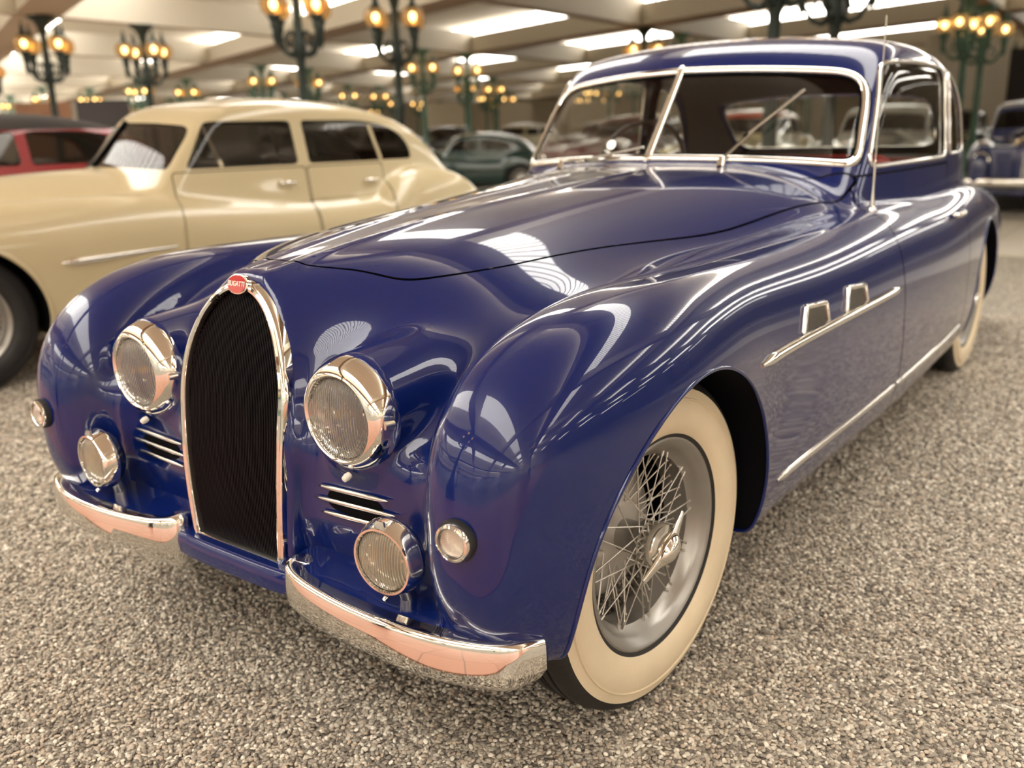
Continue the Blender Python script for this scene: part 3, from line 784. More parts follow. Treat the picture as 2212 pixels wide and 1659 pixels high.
# ---- valance, apron and bumpers
M_VAL = M_BLUE
def bx_path(s, n=40):
    """bumper face line in plan: from inner end near the grille round to the outer end"""
    xs_ = spl([0, .12, .3, .5, .7, .86, .95, 1.0], [.186, .197, .30, .46, .61, .715, .757, .778])
    ys_ = spl([0, .12, .3, .5, .7, .86, .95, 1.0], [-.500, -.552, -.585, -.596, -.585, -.550, -.515, -.478])
    return [(s*float(xs_(t)), float(ys_(t))) for t in np.linspace(0, 1, n)]
for s in (-1, 1):
    BP = bx_path(s); n = len(BP)
    mb = MB(); V_ = []
    # face section: (out, z): top flange, rounded upper edge, slightly bowed face, turned under
    sec = [(-.046, .385), (-.012, .391), (-.005, .391), (.0005, .388), (.003, .383), (.0055, .358), (.006, .331), (-.004, .318), (-.016, .300), (-.030, .284), (-.042, .276), (-.046, .283), (-.034, .292), (-.014, .318), (-.008, .34), (-.010, .372), (-.016, .381), (-.046, .378)]
    k = len(sec)
    for i in range(n):
        p = Vector(BP[i]); a = Vector(BP[min(i+1, n-1)]); b = Vector(BP[max(i-1, 0)]); t = (a-b).normalized(); nr = Vector((t.y, -t.x))*s
        e = min(i, n-1-i)/3.0; sh = min(1., e); sq = .55+.45*math.sin(min(1, sh)*PI/2)
        for o_, z in sec: V_.append((p.x+nr.x*(o_-.010*(1-sq)), p.y+nr.y*(o_-.010*(1-sq)), .335+(z-.335)*(.75+.25*sq)*(1+.38*max(0., 1-2.2*i/(n-1))**1.5)))
    F_ = [(i*k+j, (i+1)*k+j, (i+1)*k+(j+1) % k, i*k+(j+1) % k) for i in range(n-1) for j in range(k)]
    F_ += [tuple(range(k)), tuple((n-1)*k+j for j in range(k))[::-1]]
    mb.add(V_, F_, True); mb.build('bumper', M_CHROME, car)
    # valance shelf behind the bumper
    mb = MB(); V_ = []
    for i in range(n):
        p = BP[i]; x = abs(p[0]); t = i/(n-1)
        yb = -.30
        V_ += [(p[0]*.985, p[1]+.022, .383+.022*max(0, 1-2.2*t)), (s*x, min(p[1]+.10, -.40), .393+.018*max(0, 1-2.2*t)), (s*min(x, .66), yb, .398), (s*min(x, .66), yb, .33), (p[0]*.985, p[1]+.022, .33)]
    F_ = [(i*5+j, (i+1)*5+j, (i+1)*5+(j+1) % 5, i*5+(j+1) % 5) for i in range(n-1) for j in range(5)]
    F_ += [tuple(range(5)), tuple((n-1)*5+j for j in range(5))[::-1]]
    mb.add(V_, F_, True); mb.build('valance', M_VAL, car)
mb = MB(); V_ = []
ap = [(-.545, .374), (-.552, .368), (-.556, .35), (-.552, .322), (-.530, .304), (-.45, .296), (-.40, .30), (-.40, .372)]
xs_ = np.linspace(-.198, .198, 25); k = len(ap)
for x in xs_:
    e = 1-.012*(abs(x)/.198)**6*5
    for y, z in ap: V_.append((x, -.45+(y+.45)*(1-.10*(abs(x)/.2)**4), .34+(z-.34)*e))
F_ = [(i*k+j, (i+1)*k+j, (i+1)*k+(j+1) % k, i*k+(j+1) % k) for i in range(24) for j in range(k)]+[tuple(range(k)), tuple(24*k+j for j in range(k))[::-1]]
mb.add(V_, F_, True); mb.build('front_apron', M_BLUE, car)

# ---- side mouldings
def surf_x(y, z, F=UF, x0=1.0):
    n = 300; xs2 = np.linspace(x0, .4, n); P = np.stack([xs2, np.full(n, y), np.full(n, z)], 1); f = F(P); i = int(np.argmax(f < 0)); a, b = xs2[i-1], xs2[i]
    for _ in range(16):
        m_ = (a+b)/2
        if F(np.array([[m_, y, z]]))[0] < 0: b = m_
        else: a = m_
    return b
def side_strip(name, s, y0, y1, z0, z1, w_, h, n=40, endr=True, m=M_CHROME):
    P = [(s*(surf_x(y0+(y1-y0)*t, z0+(z1-z0)*t)+.001), y0+(y1-y0)*t, z0+(z1-z0)*t) for t in np.linspace(0, 1, n)]
    sc_ = [min(1., .35+.65*min(i, n-1-i)/2) for i in range(n)]
    return MB().sweep(P, half_round(w_, h), nrm=[(s, 0, 0)]*n, scale=sc_).build(name, m, car)
for s in (-1, 1):
    side_strip('sill_moulding', s, .47, 1.492, .370, .374, .022, .009)
    side_strip('sill_moulding', s, 1.508, 2.60, .374, .374, .022, .009)
    side_strip('side_moulding', s, .30, 1.44, .705, .708, .026, .014)
    for y0 in (.585, .905):
        zb0 = .722; fr = MB(); P2 = [(y0, zb0), (y0+.035, zb0+.062), (y0+.172, zb0+.050), (y0+.176, zb0)]
        for (ya, za), (yb_, zb_) in ((P2[0], P2[1]), (P2[1], P2[2]), (P2[2], P2[3])):
            fr.bar((s*(surf_x(ya, za)+.004), ya, za), (s*(surf_x(yb_, zb_)+.004), yb_, zb_), .012, .012, up=(s, 0, 0))
        fo = fr.build('vent_surround', M_CHROME, car, bevel=.003)
        V_ = [(s*(surf_x(y, z)+.0015), y, z) for y, z in P2]; MB().add(V_, [(0, 1, 2, 3)]).build('vent_opening', M_BLACK, fo, auto=False)
        vn = MB()
        for i in range(1, 14):
            t = i/14; ya = P2[0][0]+(P2[3][0]-P2[0][0])*t; yb_ = P2[1][0]+(P2[2][0]-P2[1][0])*t
            vn.bar((s*(surf_x(ya, zb0)+.003), ya, zb0), (s*(surf_x(yb_, zb0+.06)+.003), yb_, zb0+.06), .003, .004, up=(s, 0, 0))
        vn.build('vent_fins', M_CHROME2, fo, auto=False)
    # door handle, antenna
    hy = 2.42; hz = .86
    P = [(s*(surf_x(hy+d, hz)+o_), hy+d, hz) for d, o_ in ((-.09, .004), (-.075, .028), (0, .034), (.06, .03), (.075, .004))]
    MB().tube(P, .009, 10, scale=[1, 1, 1.2, 1.1, 1]).build('door_handle', M_CHROME, car, auto=False)
# antenna on the left scuttle
def surf_z(x, y, F=UF):
    a, b = 1.5, .6; zs2 = np.linspace(a, b, 400); f = F(np.stack([np.full(400, x), np.full(400, y), zs2], 1)); return float(zs2[int(np.argmax(f < 0))])
ay = 1.545; axx = .712; az = surf_z(axx, ay)
an = MB().tube([(axx, ay, az), (axx, ay, az+.28), (axx, ay, az+.60)], .0022, 8).build('antenna', M_CHROME2, car)
MB().lathe([(.016, 0), (.015, .008), (.009, .014), (.006, .05), (.0045, .07), (.0045, .16), (.0001, .165)], 16, TR(axx, ay, az-.002)).build('antenna_base', M_CHROME, an)
# wipers
def wsp(x, z, off=.03): return Vector((x, 1.31+.22*(abs(x)/.65)**1.4+.84*(z-1.12)-off, z+off*.3))
for pv, el, tp in (((.272, 1.108), (.349, 1.215), (.45, 1.325)), ((-.393, 1.098), (-.20, 1.118), (-.01, 1.150))):
    a, b, c = wsp(*pv), wsp(*el), wsp(*tp)
    wp = MB().bar(a, b, .013, .006).bar(b-(c-b)*.25, c, .015, .007).build('wiper', M_CHROME2, car)
    MB().bar(b-(c-b)*.35+Vector((0, .006, 0)), c+Vector((0, .006, 0)), .004, .012).build('wiper_blade', M_BLACK, wp)
    MB().lathe([(.014, -.03), (.013, -.006), (.009, .006), (.0001, .009)], 16, TR(*a) @ RX(-.5)).build('wiper_pivot', M_CHROME, wp)

# ---- wheels
def tyre_prof(R=.366, w_=.168, rb=.232):
    """profile (r, x): x = axial, outer face +"""
    h = w_/2
    return [(rb, h-.024), (rb+.004, h-.010), (rb+.022, h-.004), (rb+.045, h), (rb+.075, h+.001), (R-.050, h-.0035), (R-.0485, h-.0005), (R-.046, h-.001), (R-.0445, h-.0055), (R-.032, h-.008), (R-.025, h-.010)], \
           [(R-.025, h-.010), (R-.018, h-.013), (R-.012, h-.018), (R-.007, h-.024), (R-.003, h-.032), (R, h-.045), (R, h-.052), (R-.006, h-.053), (R-.006, h-.059), (R+.0005, h-.060), (R+.0005, h-.078), (R-.006, h-.079), (R-.006, h-.085), (R+.0005, h-.086), (R+.0005, -h+.078), (R-.006, -h+.077), (R-.006, -h+.071), (R, -h+.070), (R, -h+.045), (R-.008, -h+.022), (R-.03, -h+.004), (rb+.05, -h), (rb, -h+.02)]
def lathe_x(mb, prof, n=96, s=1, mi=0):
    V_ = []; m_ = len(prof)
    for i in range(n):
        a = 2*PI*i/n; V_ += [(s*x, r*math.cos(a), r*math.sin(a)) for r, x in prof]
    F_ = [(i*m_+j, ((i+1) % n)*m_+j, ((i+1) % n)*m_+j+1, i*m_+j+1) for i in range(n) for j in range(m_-1)]
    return mb.add(V_, F_, True, mi)
spoke_me = None
M_CAP = mat('worn_chrome_cap', (.80, .77, .72), .18, .95, noise=(20, .08))
def make_wheel(name, parent, center, s=1, steer=0., white=True, full=True, R=.366, rot=0.):
    """rim mesh is the wheel; tyre, spokes, cap are its children; local x outward when s=1"""
    global spoke_me
    rim = MB(); k = R/.366; rb = .232*k
    lathe_x(rim, [(.218*k, .058), (.222*k, .064), (.230*k, .068), (.2365*k, .066), (.238*k, .061), (.232*k, .054), (.222*k, .048), (.215*k, .040), (.209*k, .028), (.200*k, .022), (.198*k, -.03), (.215*k, -.05), (.238*k, -.066), (.232*k, -.070), (.190*k, -.035), (.190*k, .026), (.200*k, .034), (.208*k, .046), (.214*k, .056), (.218*k, .058)], 96, s)
    w_ = rim.build(name, M_SILVER, parent); w_.location = center; w_.rotation_euler = (rot, 0, steer)
    side, tread = tyre_prof(R, .168*k, rb)
    ty = MB(); lathe_x(ty, tread+[side[0]], 120, s); t_ = ty.build('tyre', M_RUBBER, w_)
    wt = MB(); lathe_x(wt, [(rb+.010, .070)]+[(r, x) for r, x in side[2:]], 120, s)
    bd = MB(); lathe_x(bd, [(rb, .060), (rb+.001, .066), (rb+.010, .0705), (rb+.0135, .0715)], 96, s); bd.build('tyre_bead', M_RUBBER, t_)
    if white: wt.build('whitewall', M_WHITEWALL, t_)
    else: wt.build('sidewall', M_RUBBER, t_)
    if white and full:
        # moulded sidewall lettering
        for a0, txt in ((3.36, '17-400'),):
            for q, ch in enumerate(txt):
                a = a0+q*.062; Mx = Matrix.Rotation(a, 4, 'X') @ TR(s*(.084*k), .300*k, 0) @ Matrix(((0, 0, 1, 0), (0, 1, 0, 0), (-1, 0, 0, 0), (0, 0, 0, 1))) @ Matrix.Rotation(0, 4, 'Z')
                if ch.strip(): text_mesh(ch, .020, Mx, M_WHITEWALL, 'sidewall_lettering', t_, ext=.0008)
    hub = MB(); lathe_x(hub, [(.0001, .050), (.040, .050), (.046, .045), (.046, .03), (.040, .024), (.036, .02), (.036, -.04), (.055, -.045), (.058, -.055), (.0001, -.06)], 40, s); hub.build('hub', M_SILVER, w_)
    dr = MB(); lathe_x(dr, [(.0001, -.020), (.06, -.022), (.10, -.034), (.140, -.050), (.152, -.062), (.155, -.12), (.0001, -.125)], 48, s); dr.build('brake_drum', M_DRUM, w_)
    kn = MB(); lathe_x(kn, [(.048, .044), (.050, .050), (.050, .076), (.047, .082), (.036, .086), (.030, .088), (.0001, .090)], 48, s); ko = kn.build('knock_off_cap', M_CAP, w_)
    ear = MB()
    for sg in (-1, 1):
        pts = [Vector((s*.086, .0, 0)), Vector((s*.092, sg*.03, 0)), Vector((s*.088, sg*.055, 0)), Vector((s*.082, sg*.092, 0))]
        ear.sweep([RX(.60) @ p for p in pts], [(.013*math.cos(a), .006*math.sin(a)) for a in [2*PI*i/10 for i in range(10)]], up=(1, 0, 0), scale=[1.6, 1.3, .9, .55])
    ear.build('knock_off_ears', M_CHROME, ko)
    dm = MB(); P_ = [RX(.60) @ Vector((s*(.083+.020*max(0., math.cos(t*PI/2))**.5), t*.040, 0)) for t in np.linspace(-1, 1, 13)]
    dm.sweep(P_, [(.023*math.cos(a), .014*math.sin(a)) for a in [2*PI*i/12 for i in range(12)]], up=(1, 0, 0), scale=[max(.2, max(0., math.cos(t*PI/2))**.5) for t in np.linspace(-1, 1, 13)]); dm.build('knock_off_centre', M_CHROME, ko)
    # spokes
    if full:
        if spoke_me is None:
            q = MB(); q.tube([(0, 0, 0), (0, 0, 1)], .0017, 6); o = q.build('spoke', M_SPOKE); spoke_me = o.data; bpy.data.objects.remove(o)
            q = MB(); q.tube([(0, 0, 0), (0, 0, .013)], .0035, 6); o = q.build('spoke_nipple', M_SPOKE); globals()['nip_me'] = o.data; bpy.data.objects.remove(o)
        N_ = 72
        for i in range(N_):
            a = 2*PI*(i+.5)/N_; sg = 1 if i % 2 else -1; lay = (i//2) % 3
            xo, xr, rh, sw_ = ((.042, .030, .044, .72), (-.035, .012, .050, .80), (-.040, -.006, .052, .35))[lay]
            p0 = Vector((s*xo, rh*math.cos(a+sg*sw_), rh*math.sin(a+sg*sw_))); p1 = Vector((s*xr, .200*k*math.cos(a), .200*k*math.sin(a)))
            d = p1-p0; Mo = orient(p0, d, (1, 0, 0)) @ Matrix.Diagonal((1, 1, d.length, 1))
            o = bpy.data.objects.new('spoke', spoke_me); C.objects.link(o); o.parent = w_; o.matrix_local = Mo
            if lay == 0 or True:
                o2 = bpy.data.objects.new('spoke_nipple', nip_me); C.objects.link(o2); o2.parent = w_; o2.matrix_local = orient(p1, -d, (1, 0, 0))
    else:
        sp = MB()
        for i in range(36):
            a = 2*PI*i/36; sg = 1 if i % 2 else -1
            sp.tube([(s*.04, .045*math.cos(a+sg*.7), .045*math.sin(a+sg*.7)), (s*.02, .2*k*math.cos(a), .2*k*math.sin(a))], .003, 5)
        sp.build('spokes', M_SPOKE, w_)
    return w_
TXO = .761-.084
make_wheel('front_wheel', car, (TXO, 0, .366), 1, steer=-.08)
make_wheel('front_wheel', car, (-TXO, 0, .366), -1, steer=-.08, full=False)
make_wheel('rear_wheel', car, (TXO-.01, 3.30, .366), 1, full=False)
make_wheel('rear_wheel', car, (-TXO+.01, 3.30, .366), -1, full=False)
# under-body so that no light comes up through the wheel houses
MB().box(-.44, .44, -.38, 4.2, .30, .32).build('chassis', M_WELL, car)
# rear bumper and lamps, seen only from other sides
P = [(x, 4.60-.12*(x/.6)**2, .42) for x in np.linspace(-.60, .60, 25)]
MB().sweep(P, [(.02*math.cos(a), .055*math.sin(a)) for a in [2*PI*i/14 for i in range(14)]], up=(0, 0, 1)).build('rear_bumper', M_CHROME, car)
# ================================================================== lamp posts
M_IRON = mat('backlit_cast_iron', (.020, .030, .026), .42, .4, noise=(12, .3))  # near posts: their backlit darkness is put into the iron colour
M_IRONG = mat('verdigris_cast_iron', (.10, .20, .155), .5, .2, noise=(12, .25))
M_AMBER = None
def amber():
    m, N, L, P = nodes('amber_globe_glass'); N.remove(P); out = N['Material Output']
    t = N.new('ShaderNodeBsdfTransparent'); t.inputs[0].default_value = (1, .72, .36, 1)
    e = N.new('ShaderNodeEmission'); e.inputs[0].default_value = (1, .56, .20, 1); e.inputs[1].default_value = .75
    g = N.new('ShaderNodeBsdfGlossy'); g.inputs['Roughness'].default_value = .05
    a = N.new('ShaderNodeMixShader'); a.inputs[0].default_value = .45; L.new(t.outputs[0], a.inputs[1]); L.new(e.outputs[0], a.inputs[2])
    b = N.new('ShaderNodeMixShader'); b.inputs[0].default_value = .06; L.new(a.outputs[0], b.inputs[1]); L.new(g.outputs[0], b.inputs[2]); L.new(b.outputs[0], out.inputs[0])
    return m
M_AMBER = amber(); M_BULB = mat('lit_bulb', (1, .9, .7), .5, emit=(1, .84, .56), es=16)
def make_post(m, name='lamp_post'):
    root = thing(name, '', 'lamp post')
    MB().lathe([(.26, 0), (.27, .06), (.20, .10), (.20, .45), (.22, .50), (.15, .58), (.11, .75), (.085, .80), (.095, .86), (.078, .92), (.070, 1.6), (.085, 1.66), (.072, 1.72), (.064, 2.3), (.085, 2.38), (.10, 2.5), (.085, 2.66), (.070, 2.75), (.062, 3.0), (.058, 3.25), (.075, 3.30), (.09, 3.40), (.15, 3.50), (.25, 3.56), (.27, 3.60), (.0001, 3.60)], 16).build('post', m, root, auto=False)
    for i in range(4):
        a = .06+i*PI/2; d = Vector((math.cos(a), math.sin(a), 0)); Z = Vector((0, 0, 1))
        P = [d*.07+Z*2.46, d*.17+Z*2.40, d*.28+Z*2.44, d*.36+Z*2.55, d*.42+Z*2.66, d*.43+Z*2.80]
        ar = MB().tube(P, .030, 8, scale=[1.5, 1.2, 1, .9, .9, .8]); Q = [d*.08+Z*2.66, d*.15+Z*2.74, d*.24+Z*2.70, d*.27+Z*2.60, d*.22+Z*2.54, d*.17+Z*2.58]
        ar.tube(Q, .018, 6); ar.lathe([(.0001, 0), (.03, .06), (.055, .14), (.045, .22), (.075, .30), (.06, .34), (.0001, .35)], 10, TR(d.x*.43, d.y*.43, 2.50)); arm = ar.build('lamp_arm', m, root, auto=False)
        T_ = TR(d.x*.43, d.y*.43, 0)
        cage = MB().lathe([(.0001, 2.80), (.055, 2.82), (.085, 2.88), (.10, 2.93), (.092, 2.945)], 14, T_)
        cage.lathe([(.115, 3.20), (.12, 3.215), (.085, 3.25), (.05, 3.28), (.035, 3.33), (.045, 3.36), (.022, 3.40), (.014, 3.46), (.0001, 3.52)], 14, T_)
        for j in range(6):
            b = j*PI/3; e = Vector((math.cos(b), math.sin(b), 0)); cage.tube([d*.43+e*r+Z*z for r, z in ((.095, 2.93), (.168, 2.99), (.188, 3.08), (.172, 3.16), (.13, 3.22))], .006, 4)
        ln = cage.build('lantern', m, root, auto=False)
        MB().lathe([(.085, 2.93), (.14, 2.965), (.175, 3.02), (.182, 3.08), (.172, 3.15), (.135, 3.21), (.09, 3.225)], 18, T_).build('globe', M_AMBER, ln, auto=False)
        MB().lathe([(.0001, 3.0), (.04, 3.03), (.06, 3.08), (.045, 3.13), (.0001, 3.155)], 10, T_).build('bulb', M_BULB, ln, auto=False)
    return root
proto_b = make_post(M_IRON); proto_g = make_post(M_IRONG)
near = {(0, 8.2): 'dark iron lamp post above the roof of the cream sedan, nearer one of the pair', (0, 10.4): 'dark iron lamp post behind the tail of the cream sedan roof',
        (-1, 8.2): 'dark lamp post at far left with flared capital, left one of its pair', (-1, 10.4): 'dark lamp post with flared capital behind the cream sedan windscreen',
        (1, 8.2): 'dark green lamp post rising behind the blue car roof, left one of two', (1, 10.4): 'dark green lamp post rising behind the blue car roof, right one of two',
        (1, 19.7): 'pale green lamp post right of the blue car roof', (1, 21.9): 'pale green lamp post at the right edge of the hall view',
        (0, 19.7): 'dark lamp post whose capital meets a beam left of the blue car roof', (0, 21.9): 'green lamp post just behind the blue car roof front corner',
        (-1, 19.7): 'green lamp post beside the dark post behind the cream sedan tail', (-1, 21.9): 'green lamp post further back over the green coupe'}
used = {0: False, 1: False}
FAR = 'distant lit lamp post among the rows at the back of the hall'; BEH = 'lamp post along the aisle in front of the parked cars'
rows = (8.2, 10.4, 19.7, 21.9, 31.2, 33.4, 42.7, 44.9, 54, 56.2)
def put_post(k, y, label, group=None):
    g = 0 if (y < 12 and k <= 1) or (k, y) == (0, 19.7) else 1
    src = proto_g if g else proto_b
    o = src if not used[g] else copy_tree(src); used[g] = True
    x, y_ = post_xy(k, y); o.location = (x, y_, .0); o.rotation_euler[2] = random.uniform(-.2, .2); o['label'] = label
    if group: o['group'] = group
    elif 'group' in o: del o['group']
for (k, y), lb in near.items(): put_post(k, y, lb)
ORD = ('leftmost', 'second from the left', 'third from the left', 'fourth from the left', 'fifth from the left', 'sixth from the left', 'seventh from the left', 'eighth from the left', 'ninth from the left', 'tenth from the left', 'last on the right')
AIS = {8.2: 'near side of the first aisle', 10.4: 'far side of the first aisle', 19.7: 'near side of the second aisle', 21.9: 'far side of the second aisle', 31.2: 'near side of the third aisle', 33.4: 'far side of the third aisle',
       42.7: 'near side of the fourth aisle', 44.9: 'far side of the fourth aisle', 54: 'near side of the fifth aisle', 56.2: 'far side of the fifth aisle'}
for y in rows:
    nn = 0
    for k in range(-6, 5):
        if (k, y) in near: nn += 1; continue
        x, y_ = post_xy(k, y)
        # only posts inside the picture's angle (with some margin)
        a = math.degrees(math.atan2(x-CAM[0], y_-CAM[1])); 
        if -76 < a < 2:
            put_post(k, y, 'lit lamp post, %s along the %s' % (ORD[nn], AIS[y]) if y in AIS else FAR, 'distant lamp posts'); nn += 1
for k, y in ((0, -3.7), (1, -3.7), (3, -3.9), (1, -14.6), (2, -14.6), (0, -14.6), (3, -14.6), (-1, -3.7)):
    put_post(k, y, 'front walkway lamp post, ' + {(0, -3.7): 'to the left of the blue car', (1, -3.7): 'facing the gap left of the blue car', (3, -3.9): 'to the right of the blue car', (-1, -3.7): 'at the cream sedan end', (1, -14.6): 'outer row, opposite the gap between the cars', (2, -14.6): 'outer row, straight before the blue car', (0, -14.6): 'outer row, opposite the cream sedan', (3, -14.6): 'outer row, furthest right'}[(k, y)], 'lamp posts along the front aisle')

# ================================================================== other cars
def old_car_field(p):
    top = spl(*p['top']); wt = spl(*p['wing']); bt = spl(*p['deck']); W_ = p['W']; nose, tail = p['nose'], p['tail']; rw = p['rw']
    cf = make_cabin_field(p)
    ca = spl([nose, nose+.35, 0, p['wy'], p['wy']+.6, tail-.6, tail], [.22, .34, .44, .58, .66, .62, .45])
    def F(P):
        x = np.abs(P[:, 0]); y = P[:, 1]; z = P[:, 2]
        c = sell(x, np.maximum(z-.62, 0), ca(y), np.maximum(top(y)-.62, .05), 2.4)
        c = smax(c, nose+.05-y, .12)
        ap = smax(x-(W_-.16), z-bt(y), .12); ap = smax(ap, nose+.14-y, .1)
        wing = sell3(x-(W_-.19), np.maximum(.1-y, 0)*.62/(.1-nose)+np.maximum(y-(rw+.15), 0)*.62/(tail-rw-.15), z-.56, .19, .62, wt(y)-.56, 2.8, 2.6)
        f = smin(smin(c, ap, .10), wing, .09)
        dy = y-(rw-.07); dy = np.where(dy < 0, dy/.47, dy/.60)*.5; rb = sell3(x-(W_-.15), dy, z-.56, .19, .5, p['rbz']-.56, 2.4, 2.2); f = smin(f, rb, .03)
        f = smax(f, .25-z, .03); f = smax(smax(f, y-tail, .2), nose-y, .1)
        return smin(f, cf(P), .05)
    return F, cf
CREAM = dict(nose=-.72, tail=3.95, W=.84, rw=3.02, rbz=1.0, top=([-.8, -.3, .2, 1.0, 1.8, 2.6, 3.1, 3.5, 4.0], [.90, .98, 1.03, 1.075, 1.04, 1.0, .93, .80, .55]),
             wing=([-.8, 0, .4, .8, 1.2, 1.9, 2.4, 3.0, 3.4, 4.0], [.93, .94, .942, .938, .908, .84, .83, .86, .80, .55]), deck=([-.8, 0, 1, 2.2, 3.0, 3.5, 4.0], [.85, .90, .92, .93, .90, .75, .5]),
             roof=([.9, 1.19, 1.35, 1.6, 2.04, 2.4, 2.75, 3.0, 3.2, 3.4, 3.7], [1.27, 1.385, 1.42, 1.455, 1.482, 1.462, 1.40, 1.30, 1.15, .96, .75]),
             side=([.9, 1.2, 1.7, 2.4, 2.9, 3.3], [.665, .68, .695, .69, .65, .55]), wy=1.0, wv=.19, wsl=.90, wz=1.07, tum=.19, zb=1.05, crown=.14, z0=.84, ks=.12, y1=1.27, ym=2.04, y2=2.93)
def build_old_car(name, label, p, paint, roofpaint=None, loc=(0, 0, 0), rz=0, h=.03, doors4=True, white=False, detail=False, glassm=None, scale=1.0):
    root = thing(name, label, 'car', loc, rz); root.scale = (scale,)*3
    F, cf = old_car_field(p); wy = p['wy']; tail = p['tail']; gl = glassm or M_GLASS
    V, T = nets(F, (-2*h-.002, p['nose']-.1, .2), (p['W']+.08, tail+.1, 1.56), h); V, T = cutby(V, T, F, lambda P: P[:, 0])
    def arch(P):
        r = np.minimum(np.hypot(P[:, 1], P[:, 2]-.366)-.405, np.hypot(P[:, 1]-p['rw'], P[:, 2]-.366)-.39); return np.where(P[:, 0] > .5, r, 1.)
    V, T = cutby(V, T, F, arch)
    archL = loops(V, T, lambda Q: (np.abs(arch(Q)) < .004) & (Q[:, 0] > .54)); archV = V
    def gws(P):
        x = np.abs(P[:, 0]); z = P[:, 2]; zt = p['wz']+.265
        f = smax(smax(x-(.63-.17*(z-1.08)), p['wz']+.012-.05*x*x-z, .04), z-(zt-.10*x*x), .10); return np.where(P[:, 1] < wy+.75, -f, -1.)
    y1 = p['y1']; ym = p.get('ym', wy+1.03); y2 = p.get('y2', wy+1.68)
    def gs1(P):
        y = P[:, 1]; z = P[:, 2]; f = rbox((y1+.62*(z-1.05)-y)/1.2, y-ym+.03+.05*(z-1.05), 1.062-z, z-p.get('zt', 1.325), k=.05); return np.where(P[:, 0] > .4, f, -1.)
    def gs2(P):
        y = P[:, 1]; z = P[:, 2]; u = np.maximum(y-(y2-.62), 0)/.62; v = np.maximum(z-1.055, 0)/(p.get('zt', 1.325)-1.055)
        f = smax((np.sqrt(u**2.6+v**2.6+1e-6)-1)*.25, smax(ym+.05-.05*(z-1.05)-y, 1.062-z, .03), .03); return np.where(P[:, 0] > .35, -f, -1.)
    def gr(P):
        x = np.abs(P[:, 0]); z = P[:, 2]; f = smax(smax(x-.42, 1.12-z, .1), z-1.33, .1); return np.where(P[:, 1] > wy+1.2, -f, -1.)
    parts = []
    for nm, g in (('windshield', gws), ('side_window', gs1), ('rear_side_window', gs2), ('rear_window', gr)):
        a = cutby(V, T, F, g); V, T = cutby(V, T, F, lambda P: -g(P))
        if not len(a[1]): continue
        if 'side' in nm: mesh_nt(nm, a[0], a[1], F, gl, root); mesh_nt(nm, a[0], a[1], F, gl, root, mirror=True)
        else: mesh_nt(nm, a[0], a[1], F, gl, root, both=True)
    if roofpaint is not None:
        a = cutby(V, T, F, lambda P: P[:, 2]-1.335); V, T = cutby(V, T, F, lambda P: 1.335-P[:, 2]); mesh_nt('roof_panel', a[0], a[1], F, roofpaint, root, both=True)
    if detail:
        def gd(P):
            y = P[:, 1]; z = P[:, 2]; f = rbox(y1-.09-.03*np.cos((z-.3)*3)-y, y-ym-.01, z-1.045, k=.03); return np.where(P[:, 0] > .35, f, -1.)
        def gd2(P):
            y = P[:, 1]; z = P[:, 2]; f = rbox(ym+.025-y, y-(y2-.28)-.0, z-1.045, .39+.035-np.hypot(y-p['rw'], z-.366), k=.03); return np.where(P[:, 0] > .35, f, -1.)
        for nm, g in (('front_door', gd), ('rear_door', gd2)):
            a = cutby(V, T, F, lambda P: g(P)-.003); V, T = cutby(V, T, F, lambda P: -g(P)-.003)
            mesh_nt(nm, a[0], a[1], F, paint, root); mesh_nt(nm, a[0], a[1], F, paint, root, mirror=True)
    mesh_nt('body_shell', V, T, F, paint, root, both=True)
    # lining
    def HF2(P): return cf(P)+.035
    hV, hT = nets(HF2, (-.08, wy-.2, .82), (.8, wy+2.7, 1.5), .04); hV, hT = cutby(hV, hT, HF2, lambda P: P[:, 0])
    for g in (gws, gs1, gs2, gr): hV, hT = cutby(hV, hT, HF2, lambda P: -(g(P)+.012))
    mesh_nt('headlining', hV, hT, HF2, M_HEAD, root, both=True, flip=True)
    MB().box(-.6, .6, wy+.2, wy+1.9, .85, .88).build('cabin_floor', M_HEAD, root)
    for y_ in (wy+.85, wy+1.45): MB().box(-.55, .55, y_, y_+.14, .86, 1.10).build('seat_back', M_DASH, root, bevel=.04)
    for s in (-1, 1):
        for cy in (0, p['rw']):
            mb = MB(); A = []
            for i in range(25):
                a = -.2+(PI+.4)*i/24; zz = max(.27, .366+.41*math.sin(a)); A += [(s*(p['W']-.14), cy+.41*math.cos(a), zz), (s*.45, cy+.41*math.cos(a), zz), (s*.44, cy, .366)]
            mb.add(A, [(3*i+j, 3*i+3+j, 3*i+4+j, 3*i+1+j) for i in range(24) for j in range(2)], True); mb.build('wheel_well', M_WELL, root, auto=False)
            make_wheel('front_wheel' if cy == 0 else 'rear_wheel', root, (s*(p['W']-.16), cy, .366), s, white=white, full=False)
        for L_, cl in archL:
            if len(L_) < 14: continue
            P = resample(archV[L_], .03, cl, 1)*[s, 1, 1]; n = len(P)
            if detail: MB().tube([tuple(q) for q in P], .012, 8, cl).build('wheel_arch_lip', paint, root, auto=False)
            MB().add(list(map(tuple, P))+list(map(tuple, P-np.array([s*.14, 0, 0]))), [(i, i+1, n+i+1, n+i) for i in range(n-1)], True).build('wheel_arch_liner', M_WELL, root, auto=False)
        hx = p['W']-.20; M = orient((s*hx, p['nose']+.10, .70), (0, -1, .05))
        h_ = part_at(MB().lathe([(.08, .03), (.10, .02), (.112, -.01), (.112, -.12), (.0001, -.12)], 28), 'headlamp', M_CHROME, root, M); part_at(lens_disc(.08, .02, 24), 'lens', M_LENS, h_, M @ TR(0, 0, .02))
